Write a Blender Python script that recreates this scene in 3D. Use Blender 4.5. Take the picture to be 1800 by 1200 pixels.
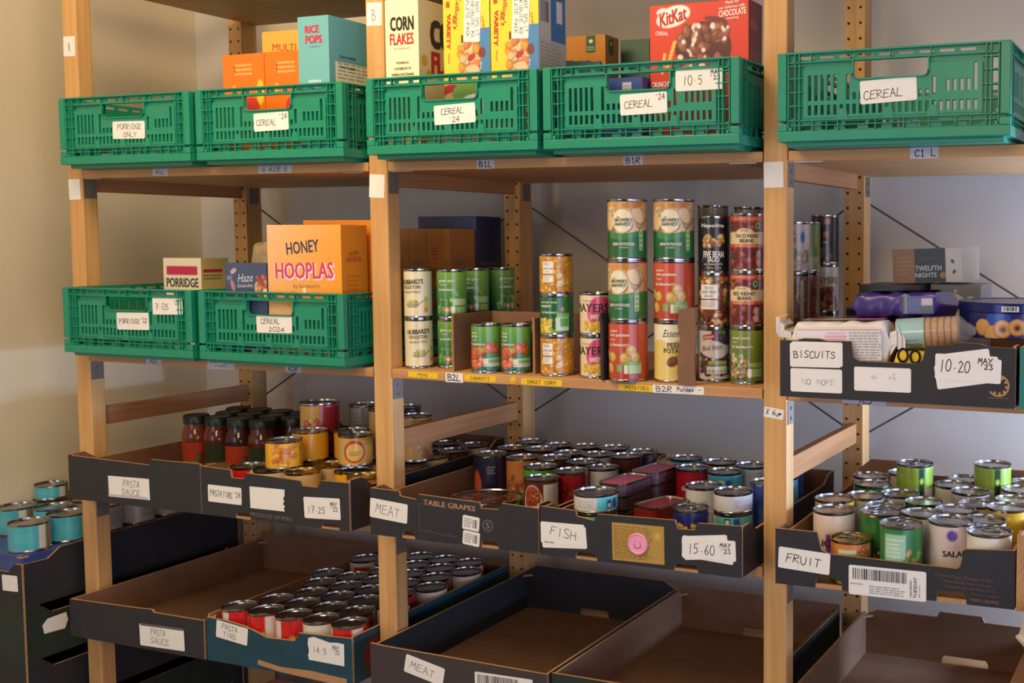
import bpy, math, random
import numpy as np
from mathutils import Matrix, Vector

for _o in list(bpy.data.objects):
    bpy.data.objects.remove(_o, do_unlink=True)
SC = bpy.context.scene
COL = SC.collection
PI = math.pi
R = math.radians

# ------------------------------------------------------------------ camera
cam = bpy.data.cameras.new('camera')
cam.sensor_width = 36.0
cam.lens = 1934.458 / 1800.0 * 36.0
cam.shift_x = -500.3 / 1800.0
cam.shift_y = -52.17 / 1800.0
cam.clip_start = 0.05
cam_o = bpy.data.objects.new('camera', cam)
COL.objects.link(cam_o)
CAM = Vector((2.4229, -1.7731, 1.4499))
cam_o.matrix_world = (Matrix.Translation(CAM) @ Matrix.Rotation(0.35678, 4, 'Z')
                      @ Matrix.Rotation(PI / 2 - 0.06561, 4, 'X') @ Matrix.Rotation(0.00226, 4, 'Z'))
SC.camera = cam_o

# ------------------------------------------------------------------ world, lamps, exposure
SC.view_settings.view_transform = 'Standard'
SC.view_settings.look = 'None'
SC.view_settings.gamma = 1.0
SC.view_settings.use_curve_mapping = False
SC.view_settings.exposure = 0.06
W = bpy.data.worlds.new('room_world')
SC.world = W
W.use_nodes = True
_bg = W.node_tree.nodes['Background']
_bg.inputs['Color'].default_value = (0.85, 0.88, 1.0, 1)
_bg.inputs['Strength'].default_value = 0.04


def area(name, loc, target, sx, sy, power, rgb):
    l = bpy.data.lights.new(name, 'AREA')
    l.shape = 'RECTANGLE'
    l.size, l.size_y = sx, sy
    l.energy = power
    l.color = rgb
    o = bpy.data.objects.new(name, l)
    COL.objects.link(o)
    o.location = loc
    o.rotation_euler = (Vector(target) - Vector(loc)).to_track_quat('-Z', 'Y').to_euler()
    return o


area('ceiling_lamp_light', (1.0, -0.8, 2.5), (0.3, -0.1, 1.3), .8, .3, 15.5, (1.000, 0.758, 0.419))
area('added_warm_fill_light', (0.7, -1.6, 2.6), (0.7, 0.2, 1.2), 1.0, .4, 8.5, (1.000, 0.794, 0.441))  # added warm fill, no second ceiling lamp is known
area('added_front_warm_fill_light', (2.0, -2.6, 2.2), (0.6, 0.2, 1.4), .8, .5, 15.0, (1.000, 0.717, 0.300))  # added warm fill from the front, warms the upper back wall
area('front_window_daylight', (0.3, -4.0, 1.3), (0.8, 0.0, 1.1), 1.4, 1.6, 20.5, (0.707, 0.756, 1.000))
area('right_window_daylight', (3.9, -2.3, 0.9), (1.5, 0.2, 0.95), 1.6, 1.4, 26.0, (0.808, 0.808, 1.000))
area('added_right_cool_fill_light', (3.5, -0.6, 1.0), (1.5, 0.5, 1.05), .9, .8, 7.0, (0.429, 0.571, 1.000))  # added cool fill aimed at the back wall, no such window known
area('added_side_cool_fill_light', (2.9, 0.40, 1.02), (1.5, 0.5, 1.0), .2, .3, 52.5, (0.457, 0.648, 1.000))  # small unseen lamp added to brighten the low back wall


# ------------------------------------------------------------------ materials


def lin(c):
    c = np.asarray(c, dtype=float) / 255.0
    return np.where(c <= 0.04045, c / 12.92, ((c + 0.055) / 1.055) ** 2.4)


MATS = {}


def new_mat(name):
    m = bpy.data.materials.new(name)
    m.use_nodes = True
    MATS[name] = m
    nt = m.node_tree
    return m, nt, nt.nodes['Principled BSDF']


def mat(name, rgb, rough=0.5, metal=0.0, noise=0.06, scale=60.0, alpha=None, trans=0.0):
    """plain procedural material with a faint mottling"""
    if name in MATS:
        return MATS[name]
    m, nt, b = new_mat(name)
    b.inputs['Roughness'].default_value = rough
    b.inputs['Metallic'].default_value = metal
    if trans:
        b.inputs['Transmission Weight'].default_value = trans
        b.inputs['IOR'].default_value = 1.45
    if alpha is not None:
        b.inputs['Alpha'].default_value = alpha
    c = lin(rgb)
    if noise:
        g = nt.nodes.new('ShaderNodeNewGeometry')
        n = nt.nodes.new('ShaderNodeTexNoise')
        n.inputs['Scale'].default_value = scale
        n.inputs['Detail'].default_value = 3
        r = nt.nodes.new('ShaderNodeValToRGB')
        r.color_ramp.elements[0].position = 0.3
        r.color_ramp.elements[1].position = 0.7
        r.color_ramp.elements[0].color = (*np.clip(c * (1 - noise), 0, 1), 1)
        r.color_ramp.elements[1].color = (*np.clip(c * (1 + noise), 0, 1), 1)
        nt.links.new(g.outputs['Position'], n.inputs['Vector'])
        nt.links.new(n.outputs['Fac'], r.inputs['Fac'])
        nt.links.new(r.outputs['Color'], b.inputs['Base Color'])
    else:
        b.inputs['Base Color'].default_value = (*c, 1)
    return m


def wood(name, light, dark, axis):
    if name in MATS:
        return MATS[name]
    m, nt, b = new_mat(name)
    b.inputs['Roughness'].default_value = 0.55
    g = nt.nodes.new('ShaderNodeNewGeometry')
    mp = nt.nodes.new('ShaderNodeMapping')
    s = [38.0, 38.0, 38.0]
    s[axis] = 1.6
    mp.inputs['Scale'].default_value = s
    n = nt.nodes.new('ShaderNodeTexNoise')
    n.inputs['Scale'].default_value = 2.0
    n.inputs['Detail'].default_value = 5
    n.inputs['Distortion'].default_value = 0.8
    n2 = nt.nodes.new('ShaderNodeTexNoise')
    n2.inputs['Scale'].default_value = 5.0
    r = nt.nodes.new('ShaderNodeValToRGB')
    r.color_ramp.elements[0].position = 0.28
    r.color_ramp.elements[1].position = 0.70
    r.color_ramp.elements[0].color = (*lin(dark), 1)
    r.color_ramp.elements[1].color = (*lin(light), 1)
    mx = nt.nodes.new('ShaderNodeMath')
    mx.operation = 'MULTIPLY_ADD'
    mx.inputs[1].default_value = 0.35
    nt.links.new(g.outputs['Position'], mp.inputs['Vector'])
    nt.links.new(mp.outputs['Vector'], n.inputs['Vector'])
    nt.links.new(g.outputs['Position'], n2.inputs['Vector'])
    nt.links.new(n2.outputs['Fac'], mx.inputs[0])
    sc = nt.nodes.new('ShaderNodeMath')
    sc.operation = 'MULTIPLY'
    sc.inputs[1].default_value = 0.65
    nt.links.new(n.outputs['Fac'], sc.inputs[0])
    nt.links.new(sc.outputs[0], mx.inputs[2])
    nt.links.new(mx.outputs[0], r.inputs['Fac'])
    nt.links.new(r.outputs['Color'], b.inputs['Base Color'])
    bp = nt.nodes.new('ShaderNodeBump')
    bp.inputs['Strength'].default_value = 0.12
    bp.inputs['Distance'].default_value = 0.002
    nt.links.new(n.outputs['Fac'], bp.inputs['Height'])
    nt.links.new(bp.outputs['Normal'], b.inputs['Normal'])
    return m


def print_mat(name, rough, coat=0.0):
    """printed paper: colour comes from the label's own printed design"""
    if name in MATS:
        return MATS[name]
    m, nt, b = new_mat(name)
    b.inputs['Roughness'].default_value = rough
    b.inputs['Coat Weight'].default_value = coat
    b.inputs['Coat Roughness'].default_value = 0.12
    a = nt.nodes.new('ShaderNodeVertexColor')
    a.layer_name = 'print'
    nt.links.new(a.outputs['Color'], b.inputs['Base Color'])
    return m


def plaster(name, rgb):
    m, nt, b = new_mat(name)
    b.inputs['Roughness'].default_value = 0.85
    g = nt.nodes.new('ShaderNodeNewGeometry')
    n = nt.nodes.new('ShaderNodeTexNoise')
    n.inputs['Scale'].default_value = 6
    n.inputs['Detail'].default_value = 6
    r = nt.nodes.new('ShaderNodeValToRGB')
    c = lin(rgb)
    r.color_ramp.elements[0].color = (*(c * 0.94), 1)
    r.color_ramp.elements[1].color = (*np.clip(c * 1.05, 0, 1), 1)
    nt.links.new(g.outputs['Position'], n.inputs['Vector'])
    nt.links.new(n.outputs['Fac'], r.inputs['Fac'])
    nt.links.new(r.outputs['Color'], b.inputs['Base Color'])
    n2 = nt.nodes.new('ShaderNodeTexNoise')
    n2.inputs['Scale'].default_value = 90
    nt.links.new(g.outputs['Position'], n2.inputs['Vector'])
    bp = nt.nodes.new('ShaderNodeBump')
    bp.inputs['Strength'].default_value = 0.08
    bp.inputs['Distance'].default_value = 0.004
    nt.links.new(n2.outputs['Fac'], bp.inputs['Height'])
    nt.links.new(bp.outputs['Normal'], b.inputs['Normal'])
    return m


M_WALL = plaster('cream_wall_paint', (214, 202, 178))
M_WALLB = plaster('pale_grey_wall_paint', (210, 203, 194))
M_CEIL = plaster('white_ceiling_paint', (225, 222, 212))
M_FLOOR = mat('floor_vinyl', (92, 84, 76), 0.6, noise=0.2, scale=12)
M_WOODZ = wood('pine_upright', (222, 174, 114), (188, 138, 84), 2)
M_WOODX = wood('pine_board', (208, 158, 106), (178, 126, 80), 0)
M_WOODY = wood('pine_rail', (190, 134, 86), (160, 106, 64), 1)
M_STEEL = mat('grey_steel', (150, 152, 156), 0.4, 0.9)
M_PLATE = mat('dull_bracket_steel', (122, 110, 98), 0.6, 0.25)
M_ROD = mat('brace_steel', (110, 108, 108), 0.45, 0.8)
M_HOLE = mat('peg_hole_shade', (52, 34, 24), 0.9)
M_TIN = mat('tin_plate', (172, 170, 168), 0.20, 1.0, noise=0.04)
M_GOLD = mat('tin_lacquer_gold', (190, 160, 100), 0.25, 1.0, noise=0.04)
M_GREEN = mat('green_crate_plastic', (20, 136, 108), 0.36, noise=0.05)
M_WHITE = mat('white_label_paper', (236, 233, 232), 0.6, noise=0.015)
M_YELLOWL = mat('yellow_label_tape', (238, 198, 34), 0.5, noise=0.03)
M_LILAC = mat('shelf_tag_paper', (196, 190, 200), 0.5, noise=0.03)
M_INK = mat('marker_ink', (28, 28, 34), 0.6, noise=0)
M_INKG = mat('faded_ink', (96, 94, 100), 0.6, noise=0)
M_FAINT = mat('ghost_ink', (214, 210, 210), 0.6, noise=0)
M_INKB = mat('blue_marker_ink', (52, 62, 98), 0.6, noise=0)
M_BLACKC = mat('black_printed_card', (40, 40, 46), 0.62, noise=0.10, scale=25)
M_BROWNC = mat('brown_card', (134, 97, 74), 0.8, noise=0.08, scale=25)
M_EDGEC = mat('card_cut_edge', (176, 134, 92), 0.85, noise=0.2, scale=300)
M_BLUEC = mat('blue_printed_card', (24, 66, 84), 0.55, noise=0.12, scale=25)
M_DGREENC = mat('dark_green_printed_card', (34, 48, 42), 0.6, noise=0.12, scale=25)
M_TEALC = mat('teal_printed_card', (40, 120, 116), 0.55, noise=0.08, scale=25)
M_PRINT = print_mat('label_print_gloss', 0.30, 0.45)
M_PRINTM = print_mat('carton_print', 0.42, 0.1)
TM = {}


def ink(rgb):
    k = 'print_ink_%02x%02x%02x' % tuple(int(v) for v in rgb)
    return mat(k, rgb, 0.45, noise=0)


# ------------------------------------------------------------------ mesh helpers


class MB:
    def __init__(self):
        self.v, self.f, self.m = [], [], []

    def quad(self, pts, m=0):
        n = len(self.v)
        self.v += [tuple(p) for p in pts]
        self.f.append(tuple(range(n, n + len(pts))))
        self.m.append(m)

    def box(self, x0, x1, y0, y1, z0, z1, m=0):
        n = len(self.v)
        self.v += [(x0, y0, z0), (x1, y0, z0), (x1, y1, z0), (x0, y1, z0),
                   (x0, y0, z1), (x1, y0, z1), (x1, y1, z1), (x0, y1, z1)]
        for q in ((0, 3, 2, 1), (4, 5, 6, 7), (0, 1, 5, 4), (1, 2, 6, 5), (2, 3, 7, 6), (3, 0, 4, 7)):
            self.f.append(tuple(n + i for i in q))
            self.m.append(m)
        return self

    def prism(self, outline, fn, t0, t1, mf=0, mb=0, me=0):
        """outline (a,b) counter-clockwise seen from the t0 side; fn(a,b,t)->xyz"""
        n = len(self.v)
        k = len(outline)
        self.v += [fn(a, b, t0) for a, b in outline] + [fn(a, b, t1) for a, b in outline]
        self.f.append(tuple(range(n, n + k)))
        self.m.append(mf)
        self.f.append(tuple(range(n + 2 * k - 1, n + k - 1, -1)))
        self.m.append(mb)
        for i in range(k):
            j = (i + 1) % k
            self.f.append((n + j, n + i, n + k + i, n + k + j))
            self.m.append(me)
        return self

    def tube(self, p0, p1, r, seg=8, m=0, r1=None):
        p0, p1 = Vector(p0), Vector(p1)
        d = (p1 - p0).normalized()
        a = d.orthogonal().normalized()
        b = d.cross(a)
        n = len(self.v)
        for p, rr in ((p0, r), (p1, r if r1 is None else r1)):
            for i in range(seg):
                t = 2 * PI * i / seg
                self.v.append(tuple(p + a * (rr * math.cos(t)) + b * (rr * math.sin(t))))
        for i in range(seg):
            j = (i + 1) % seg
            self.f.append((n + i, n + j, n + seg + j, n + seg + i))
            self.m.append(m)
        self.f.append(tuple(n + seg - 1 - i for i in range(seg)))
        self.m.append(m)
        self.f.append(tuple(n + seg + i for i in range(seg)))
        self.m.append(m)
        return self

    def lathe(self, prof, seg=40, ms=None, cx=0, cy=0, sx=1.0, sy=1.0):
        """prof: (r,z) from the bottom centre round the outside to the top centre"""
        n = len(self.v)
        for r, z in prof:
            for i in range(seg):
                t = 2 * PI * i / seg
                self.v.append((cx + sx * r * math.cos(t), cy + sy * r * math.sin(t), z))
        for k in range(len(prof) - 1):
            for i in range(seg):
                j = (i + 1) % seg
                a = n + k * seg
                self.f.append((a + i, a + j, a + seg + j, a + seg + i))
                self.m.append(ms[k] if ms else 0)
        self.f.append(tuple(n + seg - 1 - i for i in range(seg)))
        self.m.append(ms[0] if ms else 0)
        a = n + (len(prof) - 1) * seg
        self.f.append(tuple(a + i for i in range(seg)))
        self.m.append(ms[-1] if ms else 0)
        return self

    def mesh(self, name, mats, smooth=False, angle=35):
        me = bpy.data.meshes.new(name)
        me.from_pydata(self.v, [], self.f)
        for m in mats:
            me.materials.append(m)
        me.polygons.foreach_set('material_index', self.m)
        if smooth:
            me.polygons.foreach_set('use_smooth', [True] * len(self.f))
            me.set_sharp_from_angle(angle=R(angle))
        me.update()
        return me

    def build(self, name, mats, parent=None, loc=(0, 0, 0), rot=(0, 0, 0), smooth=False, bevel=0):
        if not isinstance(mats, (list, tuple)):
            mats = [mats]
        return link(name, self.mesh(name, mats, smooth), parent, loc, rot, bevel)


def link(name, me, parent=None, loc=(0, 0, 0), rot=(0, 0, 0), bevel=0):
    o = bpy.data.objects.new(name, me)
    COL.objects.link(o)
    if parent is not None:
        o.parent = parent
    o.location = loc
    o.rotation_euler = rot
    if bevel:
        b = o.modifiers.new('bevel', 'BEVEL')
        b.width = bevel
        b.segments = 2
        b.limit_method = 'ANGLE'
    return o


def empty(name, loc=(0, 0, 0), rot=(0, 0, 0)):
    o = bpy.data.objects.new(name, None)
    COL.objects.link(o)
    o.empty_display_size = 0.05
    o.location = loc
    o.rotation_euler = rot
    return o


def tag(o, label=None, cat=None, group=None, kind=None):
    if label:
        o['label'] = label
    if cat:
        o['category'] = cat
    if group:
        o['group'] = group
    if kind:
        o['kind'] = kind
    return o


def copy_tree(o, parent=None):
    c = o.copy()
    COL.objects.link(c)
    c.parent = parent
    for ch in list(o.children):
        copy_tree(ch, c)
    return c


ORD = ['first', 'second', 'third', 'fourth', 'fifth', 'sixth', 'seventh', 'eighth', 'ninth', 'tenth']

# ------------------------------------------------------------------ printed designs (painted on a grid, millimetres)


class Cv:
    def __init__(self, u0, u1, v0, v1, cell, rgb):
        nu, nv = max(2, int(round((u1 - u0) / cell))), max(2, int(round((v1 - v0) / cell)))
        self.u, self.v = np.linspace(u0, u1, nu + 1), np.linspace(v0, v1, nv + 1)
        self.U, self.V = np.meshgrid(self.u, self.v)
        self.C = np.ones(self.U.shape + (3,)) * np.asarray(rgb, float)
        self.s = cell

    def put(self, sd, rgb, k=1.0):
        a = np.clip(0.5 - sd / self.s, 0, 1)[..., None] * k
        self.C = self.C * (1 - a) + np.asarray(rgb, float) * a
        return self

    def rect(self, u0, u1, v0, v1, rgb, rad=0.0, rot=0.0, k=1.0):
        cu, cv = (u0 + u1) / 2, (v0 + v1) / 2
        a, b = self.U - cu, self.V - cv
        if rot:
            c, s = math.cos(R(rot)), math.sin(R(rot))
            a, b = a * c + b * s, -a * s + b * c
        dx, dy = np.abs(a) - (u1 - u0) / 2 + rad, np.abs(b) - (v1 - v0) / 2 + rad
        sd = np.hypot(np.maximum(dx, 0), np.maximum(dy, 0)) + np.minimum(np.maximum(dx, dy), 0) - rad
        return self.put(sd, rgb, k)

    def ell(self, cu, cv, ru, rv, rgb, rot=0.0, k=1.0):
        a, b = self.U - cu, self.V - cv
        if rot:
            c, s = math.cos(R(rot)), math.sin(R(rot))
            a, b = a * c + b * s, -a * s + b * c
        return self.put((np.hypot(a / ru, b / rv) - 1) * min(ru, rv), rgb, k)

    def grad(self, u0, v0, u1, v1, c0, c1, mask=None):
        d = np.array([u1 - u0, v1 - v0], float)
        t = np.clip(((self.U - u0) * d[0] + (self.V - v0) * d[1]) / (d @ d), 0, 1)[..., None]
        g = np.asarray(c0, float) * (1 - t) + np.asarray(c1, float) * t
        self.C = g if mask is None else np.where(mask[..., None], g, self.C)
        return self

    def area(self, mask, rgb):
        self.C = np.where(mask[..., None], np.asarray(rgb, float), self.C)
        return self

    def pieces(self, u0, u1, v0, v1, n, ru, rv, cols, seed=1, shine=0.35):
        """a printed picture of loose food: many small overlapping pieces"""
        rn = random.Random(seed)
        for _ in range(n):
            u, v = rn.uniform(u0, u1), rn.uniform(v0, v1)
            a, b, t = ru * rn.uniform(.75, 1.2), rv * rn.uniform(.75, 1.2), rn.uniform(0, 180)
            c = np.asarray(rn.choice(cols), float)
            self.ell(u, v, a, b, c * 0.62, t)
            self.ell(u - .05 * a, v + .1 * b, a * .86, b * .86, c, t)
            if shine:
                self.ell(u - .2 * a, v + .3 * b, a * .35, b * .3, c + (255 - c) * shine, t, 0.8)
        return self

    def lines(self, u0, u1, v0, v1, n, rgb, seed=3, k=0.8):
        rn = random.Random(seed)
        for i in range(n):
            v = v1 - (i + .5) * (v1 - v0) / n
            t = (v1 - v0) / n * 0.42
            u = u0
            e = u1 - rn.uniform(0, .25) * (u1 - u0)
            while u < e:
                w = rn.uniform(.06, .2) * (u1 - u0)
                self.rect(u, min(u + w, e), v - t / 2, v + t / 2, rgb, 0, 0, k)
                u += w + .03 * (u1 - u0)
        return self

    def bars(self, u0, u1, v0, v1, seed=5, rgb=(40, 40, 46), vertical=True):
        rn = random.Random(seed)
        a = u0 if vertical else v0
        e = u1 if vertical else v1
        while a < e:
            w = rn.choice([1.1, 1.1, 1.8, 2.6]) * (e - u0 if vertical else e - v0 + 1e-6) / ((e - u0 if vertical else e - v0) + 1e-6)
            if vertical:
                self.rect(a, min(a + w, e), v0, v1, rgb)
            else:
                self.rect(u0, u1, a, min(a + w, e), rgb)
            a += w + rn.choice([1.1, 1.5, 2.2])
        return self


def grid_mesh(name, parts, material, smooth=True):
    """parts: (points array (nv,nu,3), colours (nv,nu,3) sRGB 0-255)"""
    vs, fs, cs, n = [], [], [], 0
    for Pt, C in parts:
        h, w = Pt.shape[:2]
        idx = np.arange(h * w).reshape(h, w) + n
        fs.append(np.stack([idx[:-1, :-1], idx[:-1, 1:], idx[1:, 1:], idx[1:, :-1]], -1).reshape(-1, 4))
        vs.append(Pt.reshape(-1, 3))
        cs.append(C.reshape(-1, 3))
        n += h * w
    V, F, C = np.concatenate(vs), np.concatenate(fs), np.concatenate(cs)
    me = bpy.data.meshes.new(name)
    me.vertices.add(len(V))
    me.vertices.foreach_set('co', V.astype(np.float32).ravel())
    me.loops.add(len(F) * 4)
    me.loops.foreach_set('vertex_index', F.astype(np.int32).ravel())
    me.polygons.add(len(F))
    me.polygons.foreach_set('loop_start', np.arange(0, len(F) * 4, 4, dtype=np.int32))
    me.update(calc_edges=True)
    me.polygons.foreach_set('use_smooth', [smooth] * len(F))
    a = me.color_attributes.new('print', 'FLOAT_COLOR', 'POINT')
    rgba = np.ones((len(V), 4), np.float32)
    rgba[:, :3] = lin(np.clip(C, 0, 255))
    a.data.foreach_set('color', rgba.ravel())
    me.materials.append(material)
    me.update()
    return me


# ------------------------------------------------------------------ lettering
_text_cache = {}


def text_verts(s, bold=0.0):
    k = (s, bold)
    if k not in _text_cache:
        c = bpy.data.curves.new('lettering', 'FONT')
        c.body = s
        c.align_x = 'CENTER'
        c.resolution_u = 2
        o = bpy.data.objects.new('lettering', c)
        me = bpy.data.meshes.new_from_object(o)
        v = np.array([list(p.co)[:2] for p in me.vertices])
        f = [tuple(p.vertices) for p in me.polygons]
        if bold > 0:                                   # heavier weight: the glyphs overprinted a hair apart
            k, f0 = len(v), f
            v = np.concatenate([v + np.array(q) * bold * 1.6 for q in ((-1, -.5), (1, -.5), (-1, .5), (1, .5), (0, 0))])
            f = [tuple(i + k * n for i in q) for n in range(5) for q in f0]
        bpy.data.objects.remove(o)
        bpy.data.meshes.remove(me)
        bpy.data.curves.remove(c)
        lo, hi = v.min(0), v.max(0)
        _text_cache[k] = ((v - (lo + hi) / 2), f, hi - lo)
    return _text_cache[k]


def lettering(parent, items, place, name='lettering'):
    """items: (string,u,v,height,width or None,rgb,rot deg,bold) in millimetres;
    place(u,v,lift) in metres -> xyz. One mesh per parent."""
    mb = MB()
    mats = []
    for ki, it in enumerate(items):
        s, u, v, h, w, rgb = it[:6]
        rot = it[6] if len(it) > 6 else 0
        bold = it[7] if len(it) > 7 else 0.0
        sl = it[8] if len(it) > 8 else 0.0
        t, f, sz = text_verts(s, bold)
        k = h / max(sz[1], 1e-6)
        kx = (w / sz[0]) if w else k
        m = ink(rgb)
        if m not in mats:
            mats.append(m)
        mi = mats.index(m)
        c, sn = math.cos(R(rot)), math.sin(R(rot))
        n = len(mb.v)
        nb = len(t) // 5 if bold > 0 else len(t)
        for i, (x, y) in enumerate(t):
            a, b = x * kx + sl * y * k, y * k
            mb.v.append(place((u + a * c - b * sn) / 1000, (v + a * sn + b * c) / 1000, ki * 0.0002 + (i // nb) * 0.00003))
        for q in f:
            mb.f.append(tuple(n + i for i in q))
            mb.m.append(mi)
    return mb.build(name, mats, parent)


def words(parent, items, place):
    for k, it in enumerate(items):
        lettering(parent, [it], lambda u, v, q=0, k=k: place(u, v, q + k * 0.00006))


G = {
    'A': '0,0 .5,1 1,0|.2,.38 .82,.38', 'B': '0,0 0,1 .7,.95 .8,.75 .6,.55 0,.52|.6,.55 1,.35 .8,.05 0,0',
    'C': '1,.85 .8,.97 .55,1 .3,.9 .12,.7 .02,.45 .08,.22 .25,.05 .5,0 .75,.02 1,.15', 'D': '0,0 0,1 .6,.9 1,.5 .6,.08 0,0',
    'E': '1,1 .1,.95 0,0 1,.05|.05,.52 .8,.55', 'F': '1,1 .1,.97 0,0|.05,.5 .75,.55',
    'G': '1,.85 .5,1 .05,.6 .2,.1 .7,0 1,.3 .6,.4', 'H': '0,0 .05,1|1,0 .95,1|.02,.5 .98,.55',
    'I': '.5,0 .5,1', 'K': '0,0 0,1|.9,1 .05,.5 1,0', 'L': '.1,1 0,.05 1,0',
    'M': '0,0 .15,1 .5,.4 .85,1 1,0', 'N': '0,0 .1,1 .9,.05 1,1', 'O': '',
    'P': '0,0 .05,1 .8,.95 .9,.65 .05,.5', 'R': '0,0 .05,1 .8,.95 .85,.65 .05,.5 1,0',
    'S': '.95,.88 .7,.98 .4,1 .15,.88 .12,.7 .3,.56 .6,.48 .85,.36 .9,.18 .7,.03 .35,0 0,.12', 'T': '0,1 1,.97|.5,.98 .45,0',
    'U': '0,1 .03,.45 .12,.15 .32,.02 .55,0 .78,.1 .92,.35 1,1', 'V': '0,1 .5,0 1,1', 'W': '0,1 .25,0 .5,.6 .75,0 1,1',
    'X': '0,0 1,1|0,1 1,0', 'Y': '0,1 .5,.5 1,1|.5,.5 .2,0', 'u': '0,.6 .1,.1 .5,0 .9,.15 1,.6|1,.6 1,0',
    'l': '.4,1 .4,.1 .7,0', 's': '.9,.55 .3,.6 .3,.38 .8,.25 .7,0 .1,.05', 'e': '.1,.3 .9,.35 .6,.6 .1,.4 .3,.02 .9,.1',
    '0': '', 'i': '.25,.78 .55,1 .5,0|.15,.02 .9,.0', '1': '.45,.95 .5,0', '2': '.05,.8 .45,1 .85,.75 .05,0 1,.05',
    '3': '.1,.9 .8,.95 .45,.55 .9,.3 .5,0 .05,.1', '4': '.7,0 .75,1 0,.35 1,.35', '5': '.95,1 .2,.97 .1,.55 .7,.6 .9,.25 .5,0 .05,.08',
    '6': '.75,1 .15,.5 .1,.15 .5,0 .9,.25 .5,.5 .12,.3', '7': '0,1 1,.97 .45,0|.3,.5 .9,.52', '8': '.5,.52 .1,.78 .5,1 .9,.78 .1,.25 .5,0 .9,.25 .5,.52',
    '.': '.45,.38 .55,.42', '-': '.1,.45 .9,.5', "'": '.6,1 .45,.75', '~': '0,.3 .2,.6 .35,.2 .55,.6 .7,.3 1,.5'}


G['O'] = G['0'] = ' '.join('%.2f,%.2f' % (.5 + .5 * math.sin(i * PI / 7), .5 + .5 * math.cos(i * PI / 7)) for i in range(15))


def handwriting(parent, items, place, m, pen=0.0011, seed=0):
    """marker strokes; items: (string,u,v centre,height,width,rot) in metres"""
    rn = random.Random(seed)
    mb = MB()
    for it in items:
        s, u, v, h, w = it[:5]
        rot = it[5] if len(it) > 5 else 0
        p = it[6] if len(it) > 6 else pen
        adv = w / max(len(s), 1)
        c, sn = math.cos(R(rot)), math.sin(R(rot))
        for i, ch in enumerate(s):
            if ch == ' ':
                continue
            gw = adv * (0.78 if ch not in "1I'.l" else 0.5)
            x0 = -w / 2 + i * adv + (adv - gw) / 2
            jy, js, tl = rn.uniform(-.06, .06) * h, rn.uniform(.9, 1.08), rn.uniform(-.08, .12)
            if ch == '1' and s[0].isalpha():               # the shelf tags write their 1 with serifs
                ch = 'i'
            for st in G.get(ch, G['~']).split('|'):
                pts = []
                for q in st.split():
                    a, b = map(float, q.split(','))
                    b = b * h * js - h / 2 + jy
                    a = x0 + a * gw + tl * b
                    pts.append((u + a * c - b * sn, v + a * sn + b * c))
                for (a0, b0), (a1, b1) in zip(pts, pts[1:]):
                    d = math.hypot(a1 - a0, b1 - b0) or 1e-6
                    ex, ez = (a1 - a0) / d * p / 2, (b1 - b0) / d * p / 2
                    nx, nz = -ez, ex
                    q = [(a0 - ex + nx, b0 - ez + nz), (a0 - ex - nx, b0 - ez - nz),
                         (a1 + ex - nx, b1 + ez - nz), (a1 + ex + nx, b1 + ez + nz)]
                    mb.quad([place(*k) for k in q])
    return mb.build('handwriting', m, parent)


def rrect(w, h, r, n=3):
    pts = []
    for cx, cz, a0 in ((w / 2 - r, -h / 2 + r, -90), (w / 2 - r, h / 2 - r, 0), (-w / 2 + r, h / 2 - r, 90), (-w / 2 + r, -h / 2 + r, 180)):
        for i in range(n + 1):
            a = R(a0 + 90 * i / n)
            pts.append((cx + r * math.cos(a), cz + r * math.sin(a)))
    return pts


def sticker(parent, w, h, loc, texts=(), rot=0, m=None, inkm=None, rnd=0.003, pen=0.0011, outline=None, name='paper_label', t=0.0004, seed=0, yaw=0):
    """a paper label lying on a face that looks towards -Y of its parent; loc is the centre of its back"""
    o = MB().prism(outline or rrect(w, h, min(rnd, h / 3)), lambda a, b, q: (a, q, b), -t, 0, 0, 0, 0).build(
        name, m or M_WHITE, parent, loc, (0, R(-rot), R(yaw)))
    if texts:
        handwriting(o, texts, lambda a, b: (a, -t - 0.0002, b), inkm or M_INK, pen, seed or len(texts[0][0]) * 7 + 1)
    return o
# ------------------------------------------------------------------ the room
S0, S1, S2, S3, S4, S5 = 2.03, 1.6016, 1.189, 0.871, 0.560, 0.240      # tops of the shelf boards
TH = 0.0185
YW, XW = 0.60, -0.285
PITCH = 0.85


def struct(name, x0, x1, y0, y1, z0, z1, m):
    return tag(MB().box(x0, x1, y0, y1, z0, z1).build(name, m), kind='structure')


struct('floor', -0.40, 5.2, -4.9, 0.72, -0.10, 0.0, M_FLOOR)
struct('wall_back', -0.40, 5.2, YW, YW + 0.12, 0.0, 2.75, M_WALLB)
struct('wall_left', XW - 0.115, XW, -4.9, YW, 0.0, 2.75, M_WALL)
struct('ceiling', -0.40, 5.2, -4.9, 0.72, 2.75, 2.85, M_CEIL)

# ------------------------------------------------------------------ shelving: side frames, boards, braces


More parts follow.
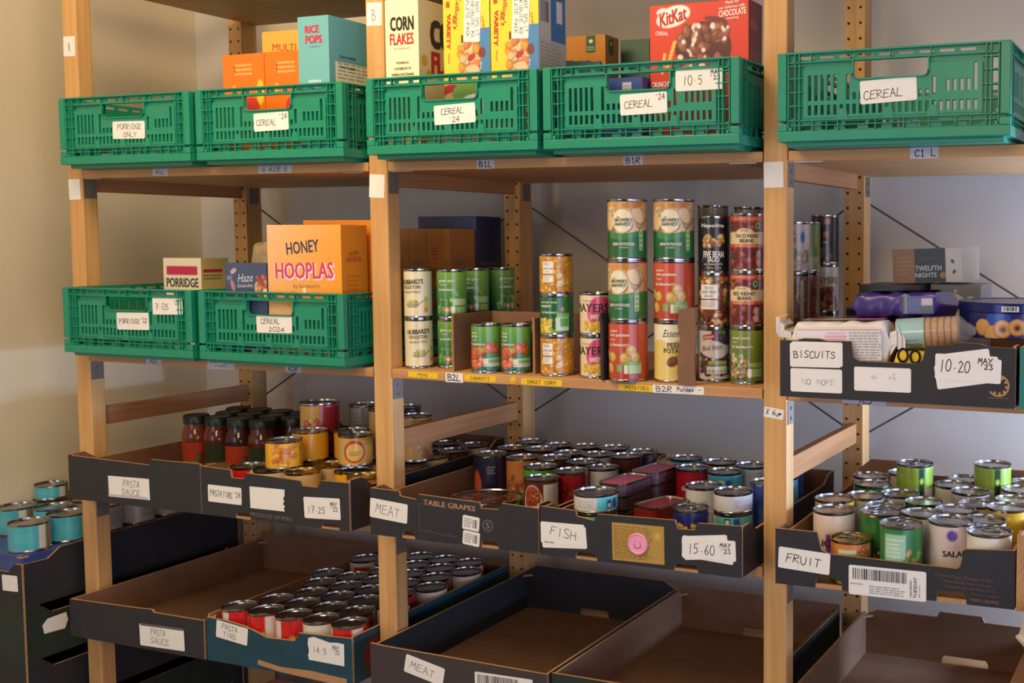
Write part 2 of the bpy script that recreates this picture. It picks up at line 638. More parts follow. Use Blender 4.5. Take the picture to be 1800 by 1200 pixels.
def side_frame(letter, x, label, stickers):
    t = tag(empty('shelf_side_frame', (x, 0, 0)), label, 'shelf frame', 'pine side frames of the shelving')
    fp = MB().box(0, 0.044, 0, 0.036, 0, 2.26).build('front_post', M_WOODZ, t, bevel=0.0025)
    hb = MB().box(0, 0.044, 0.4507, 0.5, 0, 2.26)
    for i in range(46):
        z = 0.62 + i * 0.032
        for hx in (0.0085, 0.0345):
            hb.tube((hx, 0.4507, z), (hx, 0.4502, z), 0.0031, 8, 1)  # solid dark disc, its colour stands in for the shade inside a hole
    hb.build('rear_post', [M_WOODZ, M_HOLE], t)
    for z0, z1 in ((0.10, 0.142), (0.50, 0.542), (1.017, 1.059), (1.555, 1.597), (2.10, 2.142)):
        MB().box(0.013, 0.031, 0.036, 0.4507, z0, z1).build('rail', M_WOODY, t, bevel=0.0015)
    for S in (S1, S2, S3):
        for y0 in (0.003, 0.462):
            b = MB().box(0.0440, 0.0452, y0, y0 + 0.030, S - 0.062, S - 0.020)
            for zz in (S - 0.034, S - 0.052):
                b.tube((0.0452, y0 + 0.015, zz), (0.0470, y0 + 0.015, zz), 0.0032, 8)
            b.build('bracket_plate', M_PLATE, t)
    for (cx, cz, w, h, rot, txt) in stickers:
        sticker(t, w, h, (cx, 0, cz), txt, rot, rnd=0.002)
    return t


side_frame('A', 0.0, 'leftmost pine side frame of the shelving, next to the cream left wall, tagged A',
           [(0.0205, 1.878, 0.036, 0.044, -1.6, [('A', 0, -.002, 0.018, 0.008)]), (0.019, 1.559, 0.036, 0.046, 1.6, [])])
side_frame('B', PITCH, 'pine side frame tagged B, between the left and the middle bay of shelves',
           [(0.022, 1.891, 0.037, 0.045, -1.6, [('B', -.001, -.002, 0.020, 0.010)]), (0.019, 1.554, 0.037, 0.046, -3, [])])
side_frame('C', 2 * PITCH, 'pine side frame with knotty front post left of the biscuits tray and fruit tray',
           [(0.019, 1.561, 0.036, 0.044, 0.8, []), (0.020, 1.147, 0.037, 0.018, -6.9, [('X 6u~', 0, .001, 0.009, 0.03)])])
side_frame('D', 3 * PITCH, 'last pine side frame at the far right end of the shelving', [])


def board(bay, S, label, tags=(), front=0.0):
    x0 = bay * PITCH + 0.046
    w = PITCH - 0.048
    o = MB().box(0, w, 0, 0.5, -TH, 0).build('shelf_board', M_WOODX, None, (x0, front, S), bevel=0.0012)
    tag(o, label, 'shelf', 'pine shelf boards')
    if S in (S1,):
        for a in (0.010, w - 0.062):
            MB().box(a, a + 0.052, -0.001, 0.004, -TH - 0.0022, -TH - 0.0002).build('end_clip', M_STEEL, o)
    for (cx, cz, tw, th, rot, txt, m, im, pen) in tags:
        sticker(o, tw, th, (cx - x0, 0, cz - S), txt, rot, m, im, 0.0015, pen)
    return o


LL, IK = M_LILAC, M_INK
board(0, 2.03, 'highest pine shelf of the left bay, seen from below at the top edge')
board(1, 2.13, 'highest pine shelf of the middle bay, above the cereal cartons')
board(2, 2.13, 'highest pine shelf of the right bay, above the empty crate')
board(0, S1, 'pine shelf under the porridge only crate in the left bay', [
    (0.284, 1.5925, 0.046, 0.015, -0.6, [('A1L', 0, 0, 0.009, 0.028)], LL, IK, 0.0012),
    (0.607, 1.5925, 0.090, 0.0155, 0, [('A1R', 0, 0, 0.011, 0.034), ('G', -.03, 0, 0.008, 0.009), ('E', .03, 0, 0.009, 0.009)], LL, IK, 0.0012)])
board(1, S1, 'pine shelf tagged B1L and B1R under two cereal crates', [
    (1.128, 1.5915, 0.040, 0.0165, 0, [('B1L', 0, 0, 0.011, 0.031)], LL, IK, 0.0017),
    (1.446, 1.5915, 0.040, 0.0160, 0, [('B1R', 0, 0, 0.011, 0.031)], LL, IK, 0.0015)])
board(2, S1, 'pine shelf tagged C1L under the empty green crate', [
    (1.984, 1.5918, 0.048, 0.0185, .6, [('C1 L', .002, 0, 0.011, 0.036)], LL, IK, 0.0015)])
board(0, S2, 'pine shelf under the lower two green crates of the left bay', [
    (0.245, 1.178, 0.046, 0.013, .6, [('A2L', 0, 0, 0.009, 0.028)], LL, M_INKG, 0.0014),
    (0.441, 1.176, 0.078, 0.014, .7, [('A1~T', 0, 0, 0.007, 0.034)], LL, M_INKG, 0.001),
    (0.641, 1.1775, 0.042, 0.014, .7, [('A2R', 0, 0, 0.010, 0.028)], LL, M_INKG, 0.0017)])
bB = board(1, S2, 'pine shelf of the middle bay that carries the stacked vegetable tins', [
    (0.972, 1.1805, 0.072, 0.0115, -.6, [('PEAS', 0, 0, 0.006, 0.025)], M_YELLOWL, IK, 0.0008),
    (1.047, 1.1785, 0.041, 0.0185, 0, [('B2L', 0, 0, 0.013, 0.032)], M_WHITE, M_INKB, 0.0020),
    (1.107, 1.1798, 0.072, 0.0115, 0, [('CARROTS', 0, 0, 0.006, 0.046)], M_YELLOWL, IK, 0.0008),
    (1.246, 1.1790, 0.090, 0.0120, 0, [('SWEET CORN', 0, 0, 0.006, 0.064)], M_YELLOWL, IK, 0.0009),
    (1.447, 1.1780, 0.070, 0.0115, .4, [('POTATOES', .004, 0, 0.006, 0.050)], M_YELLOWL, IK, 0.0008),
    (1.534, 1.1790, 0.103, 0.0145, .4, [('B2R', -.028, 0, 0.010, 0.034), ('Pulses', .015, .001, 0.007, 0.034), ('-', .043, .001, .006, .006)], M_WHITE, IK, 0.0013)])
_b = MB().prism([(0.0068 * math.cos(i * PI / 12), 0.0068 * math.sin(i * PI / 12)) for i in range(24)],
                lambda a, b, q: (a, q, b), -0.0012, 0).build('smiley_sticker', M_YELLOWL, bB, (1.183 - 0.896, 0, 1.1795 - S2))
handwriting(_b, [('.', -.002, .0022, .004, .004), ('.', .0022, .0022, .004, .004), ('U', 0, -.002, .004, .007)],
            lambda a, b: (a, -0.0015, b), IK, 0.0007)
board(2, S2, 'pine shelf under the biscuits tray in the right bay', [
    (1.884, 1.1785, 0.078, 0.0150, -2.0, [('C2L', 0, 0, 0.011, 0.030, 180)], LL, IK, 0.0014)])
for k, w in enumerate(('left', 'middle', 'right')):
    board(k, S3, 'pine shelf of the %s bay, third level down, hidden under card trays' % w)
    board(k, S4, 'pine shelf of the %s bay, fourth level down, hidden under card trays' % w)
    board(k, S5, 'lowest pine shelf of the %s bay, in the dark near the floor' % w)

for k, w in enumerate(('left', 'middle', 'right')):
    xa, xb = k * PITCH + 0.022, (k + 1) * PITCH + 0.022
    for j, (za, zb, d) in enumerate(((1.537, 1.02, 'falling to the right'), (1.02, 1.537, 'rising to the right'))):
        y = 0.5035 + 0.0048 * j
        o = MB().tube((0, 0, 0), (xb - xa, 0, zb - za), 0.0022, 8).build('cross_brace', M_ROD, None, (xa, y, za))
        tag(o, 'thin steel brace rod %s behind the %s bay' % (d, w), 'brace rod', 'steel brace rods')

# ------------------------------------------------------------------ folding crates


def lattice(mb, ox0, ox1, oz0, oz1, holes, y0, y1, fn):
    xs = sorted({ox0, ox1} | {min(max(v, ox0), ox1) for h in holes for v in h[:2]})
    zs = sorted({oz0, oz1} | {min(max(v, oz0), oz1) for h in holes for v in h[2:4]})
    nx, nz = len(xs) - 1, len(zs) - 1
    full = [[True] * nz for _ in range(nx)]
    for i in range(nx):
        cx = (xs[i] + xs[i + 1]) / 2
        for j in range(nz):
            cz = (zs[j] + zs[j + 1]) / 2
            for h in holes:
                if h[0] < cx < h[1] and h[2] < cz < h[3]:
                    full[i][j] = False
                    break
    for i in range(nx):
        for j in range(nz):
            if not full[i][j]:
                continue
            a, b, c, d = xs[i], xs[i + 1], zs[j], zs[j + 1]
            mb.quad([fn(a, y0, c), fn(b, y0, c), fn(b, y0, d), fn(a, y0, d)])
            mb.quad([fn(a, y1, d), fn(b, y1, d), fn(b, y1, c), fn(a, y1, c)])
            if i == 0 or not full[i - 1][j]:
                mb.quad([fn(a, y1, c), fn(a, y0, c), fn(a, y0, d), fn(a, y1, d)])
            if i == nx - 1 or not full[i + 1][j]:
                mb.quad([fn(b, y0, c), fn(b, y1, c), fn(b, y1, d), fn(b, y0, d)])
            if j == 0 or not full[i][j - 1]:
                mb.quad([fn(a, y1, c), fn(b, y1, c), fn(b, y0, c), fn(a, y0, c)])
            if j == nz - 1 or not full[i][j + 1]:
                mb.quad([fn(a, y0, d), fn(b, y0, d), fn(b, y1, d), fn(a, y1, d)])


CW, CD, CH = 0.382, 0.560, 0.152


def long_wall(L, fn, handle=True):
    """one crate wall in mm, x along the wall 0..L, z up, y inwards; fn maps metres to the crate"""
    mb = MB()
    F = lambda x, y, z: fn(x / 1000, y / 1000, z / 1000)

    def bx(x0, x1, y0, y1, z0, z1):
        for q in (((x0, y0, z0), (x1, y0, z0), (x1, y0, z1), (x0, y0, z1)), ((x0, y1, z1), (x1, y1, z1), (x1, y1, z0), (x0, y1, z0)),
                  ((x0, y1, z0), (x0, y0, z0), (x0, y0, z1), (x0, y1, z1)), ((x1, y0, z0), (x1, y1, z0), (x1, y1, z1), (x1, y0, z1)),
                  ((x0, y1, z0), (x1, y1, z0), (x1, y0, z0), (x0, y0, z0)), ((x0, y0, z1), (x1, y0, z1), (x1, y1, z1), (x0, y1, z1))):
            mb.quad([F(*p) for p in q])
    c = L / 2
    h0, h1 = c - 61, c + 61
    holes = []
    for k in range(int((L - 70) // 33)):                      # windows along the top rim
        holes.append((38 + k * 33, 62 + k * 33, 140.5, 145.5))
    for x in (20, L - 29):                                     # ladder of cells beside the corner pillars
        for z0, z1 in ((46, 64), (68, 86), (90, 108), (112, 128)):
            holes.append((x, x + 8, z0, z1))
    n = int((L - 96) // 11.2)
    for k in range(n + 1):                                     # short slots, lower row
        x = 52 + k * (L - 104 - 6) / n
        holes.append((x, x + 6, 50, 66))
        g = min(k, n - k) if k < n / 2 else k
        left = k < n / 2
        if left and k < 5:
            holes.append((x, x + 6, 73, 114))
        elif left and k in (6, 7) and x + 6 < h0:
            holes.append((x, x + 6, 73, 114))
        elif not left and x > h1 + 2:
            q = n - k
            if q == 0:
                holes.append((x, x + 6, 80, 122))
            elif q <= 4:
                holes.append((x, x + 6, 80, 98))
            elif q >= 6:
                holes.append((x, x + 6, 76, 104 + 12 * (q % 2)))
        elif handle and h0 - 14 < x < h1 + 4:
            holes.append((x, x + 6, 73, 84))
    if handle:
        holes.append((h0, h1, 106, 134))
    for k in range(int((L - 60) // 40)):                       # openings along the hinge
        holes.append((34 + k * 40, 56 + k * 40, 27, 33))
    for k in range(int((L - 150) // 40)):
        holes.append((75 + k * 40, 109 + k * 40, 35, 39))
    lattice(mb, 16, L - 16, 22, CH * 1000 - 1, holes, 7, 9.5, F)
    # raised slotted field
    fh = [h for h in holes if 49 < h[2] < 130 and 44 < h[0] < L - 44]
    lattice(mb, 46, L - 46, 45, 124, fh, 3.5, 5.2, F)
    for x0, x1, z0, z1 in ((45, L - 45, 43.5, 45.5), (44, 46, 44, 123)):
        bx(x0, x1, 3.5, 8, z0, z1)
    bx(L - 46, L - 44, 3.5, 8, 44, 123)
    if handle:                                                  # rim of the hand hole
        bx(h0 - 2.5, h0, 0.8, 10, 110, 137)
        bx(h1, h1 + 2.5, 0.8, 10, 110, 137)
        bx(h0 + 8, h1 - 8, 0.8, 10, 103.5, 106)
        for sx, x in ((1, h0), (-1, h1)):
            pts = []
            for i in range(6):
                a = R(18 * i)
                pts.append((x + sx * (8 - 8 * math.cos(a)), 114 - 8 * math.sin(a)))
            for (a0, b0), (a1, b1) in zip(pts, pts[1:]):
                mb.quad([F(a0, 0.8, b0), F(a1, 0.8, b1), F(a1 - sx * 1.6, 0.8, b1 - 2.2), F(a0 - sx * 2.4, 0.8, b0 - 1)])
                mb.quad([F(a0, 0.8, b0), F(a1, 0.8, b1), F(a1, 10, b1), F(a0, 10, b0)])
                mb.quad([F(a0, 7, b0), F(a1, 7, b1), F(x, 7, 106)])
    # ribs
    bx(16, L - 16, 0, 8, 149, 152)
    bx(18, L - 18, 1, 8, 134.5, 136.5)
    bx(18, L - 18, 1, 8, 41, 43)
    bx(22, L - 22, 1.5, 8, 33.2, 34.6)
    for x in (17.5, 29.5, 37, L - 39, L - 31.5, L - 19.5):
        bx(x, x + 1.8, 1, 8, 24, 150)
    for z in (65, 87, 109, 129):
        bx(18, 44, 1.6, 8, z, z + 1.5)
        bx(L - 44, L - 18, 1.6, 8, z, z + 1.5)
    for x in (60, 84, c - 88, c - 25, c + 22, c + 62, c + 104, L - 86, L - 62):
        bx(x, x + 1.4, 1.6, 8, 24, 43)
    for k in range(int((L - 60) // 66)):
        bx(58 + 66 * k, 59.5 + 66 * k, 1.6, 8, 135, 150)
    for x in (c - 79, c - 3, c + 69):                           # tapered hinge tabs
        q = [(x - 9, 43), (x + 9, 43), (x + 5.5, 59), (x - 5.5, 59)]
        mb.quad([F(a, 1.8, b) for a, b in q])
        for (a0, b0), (a1, b1) in zip(q, q[1:] + q[:1]):
            mb.quad([F(a0, 1.8, b0), F(a0, 6, b0), F(a1, 6, b1), F(a1, 1.8, b1)])
    return mb


def make_crate():
    t = empty('folding_crate')
    x0, y0 = -CW / 2, -CD / 2
    b = MB()
    b.box(x0 + 0.012, -x0 - 0.012, y0 + 0.014, -y0 - 0.012, 0.0, 0.010)
    for q in ((x0, -x0, y0, y0 + 0.006), (x0, -x0, -y0 - 0.006, -y0), (x0, x0 + 0.006, y0 + 0.006, -y0 - 0.006), (-x0 - 0.006, -x0, y0 + 0.006, -y0 - 0.006)):
        b.box(*q, 0.008, 0.0245)
    b.box(x0 + 0.006, -x0 - 0.006, y0 + 0.006, -y0 - 0.006, 0.008, 0.013)
    for sx in (-1, 1):
        for sy in (-1, 1):
            a, c = (x0, x0 + 0.017) if sx < 0 else (-x0 - 0.017, -x0)
            d, e = (y0, y0 + 0.014) if sy < 0 else (-y0 - 0.014, -y0)
            b.box(a, c, d, e, 0.0245, 0.037)
            b.box(a + (0.003 if sx < 0 else -0.008), c + (0.008 if sx < 0 else -0.003), d + 0.001, e - 0.001, 0.0245, 0.031)
    b.build('crate_base', M_GREEN, t, bevel=0.0012)
    long_wall(382, lambda x, y, z: (x0 + x, y0 + y, z)).build('front_wall', M_GREEN, t)
    long_wall(382, lambda x, y, z: (-x0 - x, -y0 - y, z)).build('back_wall', M_GREEN, t)
    for nm, fn in (('right', lambda x, y, z: (-x0 - y, y0 + x, z)), ('left', lambda x, y, z: (x0 + y, -y0 - x, z))):
        long_wall(560, fn, True).build('side_wall', M_GREEN, t)
    for sx in (-1, 1):
        for sy in (-1, 1):
            a, c = (x0, x0 + 0.016) if sx < 0 else (-x0 - 0.016, -x0)
            d, e = (y0, y0 + 0.013) if sy < 0 else (-y0 - 0.013, -y0)
            MB().box(a, c, d, e, 0.041, CH).build('corner_pillar', M_GREEN, t, bevel=0.0015)
    return t


CRATE = None


def crate(x, S, label, stickers, yaw=0.0, y=None):
    """x: left end of the front"""
    global CRATE
    if CRATE is None:
        CRATE = make_crate()
        t = CRATE
        PRO = [c for c in t.children]
    else:
        t = CRATE.copy()
        COL.objects.link(t)
        for c in CRATE.children:
            if c.name.startswith('paper_label'):
                continue
            copy_tree(c, t)
    y = y if y is not None else (-0.060 if x < 0.85 else -0.072)
    t.location = (x + CW / 2, y + CD / 2, S)
    t.rotation_euler = (0, 0, R(yaw))
    tag(t, label, 'crate', 'green folding crates')
    for (cx, cz, w, h, rot, txt) in stickers:
        sticker(t, w, h, (cx - x - CW / 2, -CD / 2 + 0.0030, cz - S), txt, rot)
    return t


crate(0.060, S1, 'green folding crate with hand-written PORRIDGE ONLY label, top row', [
    (0.266, 1.679, 0.094, 0.037, -1.0, [('PORRIDGE', 0.002, .007, 0.011, 0.070), ('ONLY', 0.004, -.0095, 0.010, 0.040)])])
crate(0.460, S1, "top-row green folding crate labelled CEREAL '24 that holds the orange and blue cartons", [
    (0.659, 1.683, 0.090, 0.036, 1.3, [('CEREAL', -.012, -.001, 0.011, 0.054, -2), ("'24", .031, .009, 0.011, 0.022)])])
crate(0.910, S1, "green folding crate labelled CEREAL '24 holding the cream corn flakes carton", [
    (1.112, 1.680, 0.092, 0.036, 1.9, [('CEREAL', -.005, .006, 0.011, 0.052, 1), ("'24", -.002, -.0095, 0.010, 0.026)])])
crate(1.304, S1, 'green folding crate with two white labels, one reading 10.5, under the big red carton', [
    (1.505, 1.683, 0.091, 0.036, 1.3, [('CEREAL', -.010, 0, 0.012, 0.056, 1), ("'24", .032, .010, 0.010, 0.020)]),
    (1.611, 1.719, 0.088, 0.036, 0.3, [('10.5', -.012, 0, 0.016, 0.038), ('MAY', .031, .011, 0.007, 0.020), ("'23", .030, .002, 0.007, 0.020)])])
crate(1.754, S1, 'empty green folding crate labelled CEREAL at the top right of the shelves', [
    (1.942, 1.686, 0.093, 0.037, 2.5, [('CEREAL', -.009, -.004, 0.013, 0.066, 1)])])
crate(0.048, S2, "second-row green folding crate labelled PORRIDGE '22, nearest the left wall", [
    (0.257, 1.271, 0.095, 0.037, 1.0, [('PORRIDGE', -.010, 0, 0.010, 0.062), ("'22", .033, .002, 0.010, 0.020)]),
    (0.360, 1.306, 0.086, 0.036, 1.5, [('7.05', -.016, -.001, 0.013, 0.040), ("'23", .026, .007, 0.008, 0.020)])])
crate(0.450, S2, 'green folding crate labelled CEREAL 2024 below the orange hoop cereal carton', [
    (0.652, 1.276, 0.093, 0.036, 0.6, [('CEREAL', -.010, .006, 0.010, 0.052), ('2024', .006, -.010, 0.009, 0.042)])])

# ------------------------------------------------------------------ cardboard trays
CT = 0.005


def tray(label, x, S, w, d, hf, top=None, bottom=(), hs=None, hb=None, back_bottom=(), outer=None, group='open card trays',
         yaw=0.0, y=-0.072, side_cut=True, back_top=None, name='card_tray', cat='tray', inner=None, side_top=None):
    """open printed card tray; x = left end of the front, top = list of (u,z) along the front's upper edge in metres"""
    outer = outer or M_BLACKC
    hs, hb = hs or hf, hb or hf
    t = tag(empty(name, (x + w / 2, y + d / 2, S), (0, 0, R(yaw))), label, cat, group)
    ms = [outer, inner or M_BROWNC, M_EDGEC]
    x0, y0 = -w / 2, -d / 2
    MB().box(x0 + CT, -x0 - CT, y0 + CT, -y0 - CT, 0.0, 0.004).build('bottom_panel', M_BROWNC, t)

    def wall(name, L, h, fn, top, bot):
        o = [(0.0, 0.0)]
        for u0, u1, hh in bot:
            o += [(u0, 0.0), (u0 + 0.002, hh * .7), (u0 + 0.006, hh), (u1 - 0.006, hh), (u1 - 0.002, hh * .7), (u1, 0.0)]
        o += [(L, 0.0)]
        tp = top or [(0, h), (L, h)]
        o += [(min(max(u, 0), L), z) for u, z in reversed(tp)]
        return MB().prism(o, fn, 0.0, CT, 0, 1, 2).build(name, ms, t)
    wall('front_panel', w, hf, lambda a, b, q: (x0 + a, y0 + q, b), top, bottom)
    wall('back_panel', w, hb, lambda a, b, q: (-x0 - a, -y0 - q, b), back_top, back_bottom)
    L = d - 2 * CT
    st = [(0, hs), (0.03, hs), (0.06, hs * .80), (L - 0.06, hs * .80), (L - 0.03, hs), (L, hs)] if side_cut else None
    st = side_top or st
    wall('side_panel', L, hs, lambda a, b, q: (-x0 - q, y0 + CT + a, b), st, ())
    wall('side_panel', L, hs, lambda a, b, q: (x0 + q, -y0 - CT - a, b), st, ())
    for sx in (-1, 1):                                   # folded card gussets in the two front corners
        for sy, hh in ((-1, hs), (1, hs)):
            xx, yy = sx * (-x0 - CT), sy * (-y0 - CT)
            o = [(xx, yy), (xx - sx * 0.016, yy), (xx, yy - sy * 0.016)]
            if sx * sy < 0:
                o.reverse()
            MB().prism(o, lambda a, b, q: (a, b, q), hh - 0.006, hh - 0.010, 2, 1, 2).build('corner_gusset', ms, t)
    for u0, u1, hh in bottom:                            # bare card lip left in the hand slot
        MB().box(x0 + u0 + 0.001, x0 + u1 - 0.001, y0 + 0.001, y0 + CT, 0.0, hh * .35).build('slot_lip', M_EDGEC, t)
    t['w'], t['d'] = w, d
    return t


def on_tray(tr, x, cx, cz, S, w, h, texts=(), rot=0, **k):
    return sticker(tr, w, h, (cx - x - tr['w'] / 2, -tr['d'] / 2 - 0.0003, cz - S), texts, rot, **k)


def face(t):
    w, d = t['w'], t['d']
    return lambda a, b, q=0: (a - w / 2, -d / 2 - 0.0009 - q, b)


def stack_outline(*rects):
    """one stepped outline for labels stuck over each other is not needed: every label is its own sheet"""
    return rects


TRAY = {}
# --- third level
x = 0.062
t = TRAY['sauce'] = tray('black card tray with one crumpled white label holding the sauce jars', x, S3, 0.392, 0.52, 0.098,
                         [(0, .098), (.012, .100), (.012, .097), (.245, .093), (.252, .106), (.392, .106)], hs=0.100, hb=0.1,
                         back_top=[(0, .1), (.10, .1), (.11, .112), (.30, .112), (.31, .1), (.392, .1)])
on_tray(t, x, 0.246, 0.910, S3, 0.122, 0.046, [('PASTA', .008, .009, 0.014, 0.050), ('SAUCE', .006, -.010, 0.013, 0.056)], 1.0, inkm=M_INKG, rnd=.001, pen=.0012)
on_tray(t, x, 0.243, 0.890, S3, 0.118, 0.006, (), 1.0, m=M_LILAC, t=.0007)
x = 0.456
t = TRAY['tins'] = tray("black card tray labelled PASTA TINS '24 with a torn blank label beside it", x, S3, 0.390, 0.52, 0.102,
                        [(0, .102), (.082, .100), (.084, .084), (.118, .084), (.124, .097), (.268, .092), (.273, .082), (.311, .082), (.322, .097), (.390, .097)],
                        [(.092, .135, .012), (.318, .365, .010)])
on_tray(t, x, 0.521, 0.918, S3, 0.092, 0.036, [('PASTA', -.024, .001, 0.012, 0.034), ('TINS', .008, 0, 0.012, 0.026), ("'24", .034, .002, 0.011, 0.020)], -.3)
on_tray(t, x, 0.636, 0.919, S3, 0.092, 0.046, (), 1.0, outline=[(-.046, -.022), (.045, -.023), (.043, -.017), (.046, -.012), (.041, -.008), (.045, -.002), (.042, .004), (.046, .008), (.047, .022), (-.046, .023)])
on_tray(t, x, 0.778, 0.912, S3, 0.092, 0.043, [('17.25', -.015, -.004, 0.013, 0.046), ('MAY', .030, .009, 0.008, 0.018), ("'23", .031, -.001, 0.008, 0.018)], 2.5)
words(t, [('PRODUCE OF PERU', 190, 12, 8, 110, (112, 108, 108), -1, .01)], face(t))
x = 0.898
t = TRAY['meat'] = tray('black table grapes card tray labelled MEAT on the third level', x, S3, 0.385, 0.52, 0.092,
                        [(0, .092), (.070, .091), (.072, .082), (.110, .078), (.116, .089), (.256, .085), (.260, .074), (.298, .075), (.305, .088), (.385, .085)],
                        [(.075, .107, .014), (.258, .298, .013)])
on_tray(t, x, 0.943, 0.922, S3, 0.090, 0.038, [('MEAT', -.002, 0, 0.018, 0.060, -4)], -4, inkm=M_INKG)
words(t, [('TABLE GRAPES', 188, 74, 10, 120, (170, 132, 106), -1.5, .02)], face(t))
o = on_tray(t, x, 1.135, 0.915, S3, 0.038, 0.027, (), -5)
cv = Cv(-17, 17, -11, 11, .8, (236, 233, 232)).lines(-15, 3, -9, 9, 5, (90, 90, 96)).bars(4, 15, -8, 8, 3)
link('delivery_print', grid_mesh('delivery_print', [(np.stack([cv.U / 1000, np.full_like(cv.U, -.0006), cv.V / 1000], -1), cv.C)], M_PRINTM), o)
o2 = on_tray(t, x, 1.135, 0.886, S3, 0.038, 0.027, (), -5)
link('delivery_print', bpy.data.meshes[o.children[0].data.name], o2)
words(t, [('O', 275, 43, 25, 25, (96, 92, 92), 0, 0), ('5', 275, 43, 12, 9, (120, 112, 108), 0, .02)], face(t))
mbd = MB()
for a0, b0, a1, b1 in ((.118, .020, .118, .072), (.118, .072, .205, .066), (.118, .020, .205, .014)):
    nn = 16
    for i in range(nn):
        p, q = i / nn, (i + .55) / nn
        xa, za, xb, zb = a0 + (a1 - a0) * p, b0 + (b1 - b0) * p, a0 + (a1 - a0) * q, b0 + (b1 - b0) * q
        mbd.box(min(xa, xb) - .0004 - t['w'] / 2, max(xa, xb) + .0004 - t['w'] / 2, -t['d'] / 2 - .0006, -t['d'] / 2, min(za, zb) - .0004, max(za, zb) + .0004)
mbd.build('dashed_outline', M_INKG, t)
x = 1.288
t = TRAY['fish'] = tray('black card tray labelled FISH with a gold panel and pink smiley badge', x, S3, 0.402, 0.50, 0.088,
                        [(0, .090), (.074, .088), (.077, .078), (.113, .073), (.119, .086), (.275, .089), (.280, .074), (.313, .075), (.318, .088), (.402, .090)],
                        [(.073, .119, .013), (.272, .320, .012)])
on_tray(t, x, 1.338, 0.908, S3, 0.094, 0.040, (), 4.0)
on_tray(t, x, 1.335, 0.914, S3, 0.092, 0.040, [('FISH', .002, .002, 0.016, 0.056, -8), ('~~', -.028, -.017, 0.004, 0.022)], 1.0, t=.0008)
words(t, [('PRINCE', 0, 0, 0.01, 0.01, (40, 40, 46))], face(t)) if False else None
_g = on_tray(t, x, 1.490, 0.912, S3, 0.104, 0.068, (), 0.8, m=mat('gold_panel_card', (182, 146, 70), .5), rnd=.001)
cv = Cv(-50, 50, -32, 32, 1.0, (182, 146, 70)).lines(-48, 30, -30, 30, 14, (104, 78, 30), 9, .7).rect(34, 44, 10, 22, (200, 168, 92))
link('panel_print', grid_mesh('panel_print', [(np.stack([cv.U / 1000, np.full_like(cv.U, -.0007), cv.V / 1000], -1), cv.C)], M_PRINTM), _g)
M_PINK = mat('pink_foam', (242, 160, 196), .5, noise=.02)
_s = MB().lathe([(0.0001, 0), (.0185, 0), (.0195, .001), (.0195, .0035), (.0175, .0045), (.0160, .0030), (.0001, .0030)], 32).build(
    'smiley_badge', M_PINK, t, (1.491 - x - .201, -t['d'] / 2 - .0008, .912 - S3), (PI / 2, 0, 0), True)
handwriting(_s, [('.', -.005, .005, .012, .012), ('.', .005, .005, .012, .012), ('U', 0, -.004, .008, .017)], lambda a, b: (a, b, .0033), mat('rose_ink', (150, 60, 100), .6), .0012)
on_tray(t, x, 1.626, 0.914, S3, 0.098, 0.038, (), -3.0)
on_tray(t, x, 1.622, 0.918, S3, 0.086, 0.042, (), 7.0, t=.0007)
on_tray(t, x, 1.628, 0.915, S3, 0.102, 0.036, [('15.60', -.014, -.001, 0.017, 0.052), ('MAY', .032, .009, 0.007, 0.022), ("'23", .032, -.001, 0.008, 0.020)], 2.0, t=.001, pen=.0012)
x = 1.748
t = TRAY['fruit'] = tray('black card tray labelled FRUIT with a barcode sheet on its front', x, S3, 0.400, 0.50, 0.095,
                         [(0, .094), (.073, .094), (.081, .064), (.096, .059), (.308, .056), (.313, .060), (.320, .089), (.400, .094)],
                         [(.070, .118, .020), (.275, .325, .019)], yaw=1.2,
                         back_top=[(0, .095), (.03, .118), (.13, .118), (.14, .095), (.26, .095), (.27, .120), (.37, .120), (.40, .095)])
on_tray(t, x, 1.799, 0.915, S3, 0.091, 0.036, [('FRUIT', -.001, 0, 0.013, 0.062, -2)], -2.8, pen=.0014)
_g = on_tray(t, x, 1.942, 0.892, S3, 0.130, 0.049, (), 0.3)
cv = Cv(-64, 64, -23, 23, .7, (236, 233, 232)).bars(-58, 32, 2, 20, 5).lines(-30, 30, -21, -6, 4, (100, 100, 106), 5).lines(-62, -36, -8, -4, 1, (90, 90, 96), 6)
for k in range(9):
    cv.rect(38, 41, -20 + k * 3, -19.2 + k * 3, (60, 60, 66))
link('barcode_print', grid_mesh('barcode_print', [(np.stack([cv.U / 1000, np.full_like(cv.U, -.0007), cv.V / 1000], -1), cv.C)], M_PRINTM), _g)
words(_g, [('TUESDAY', 47, -3, 5.5, 34, (40, 40, 46), 90, .01), ('BEST BEFORE', 40, -4, 2.6, 26, (60, 60, 66), 90), ('08 DEC', 54, -8, 2.4, 22, (90, 90, 96), 90)], lambda a, b, q=0: (a, -.0009 - q, b))
words(t, [('Product of Peru / Producto de Peru', 320, 43, 5, 92, (122, 88, 78), -1), ('Exported By Exportado por', 326, 34, 5, 76, (122, 88, 78), -1),
              ('Sociedad Agricola Rapel S.A.C', 330, 26, 5, 78, (122, 88, 78), -1), ('Peru, uvas', 354, 18, 4, 44, (122, 88, 78), -1), ('TABLE GRAPES', 352, 9, 5, 48, (128, 92, 80), -1, .02)], face(t))
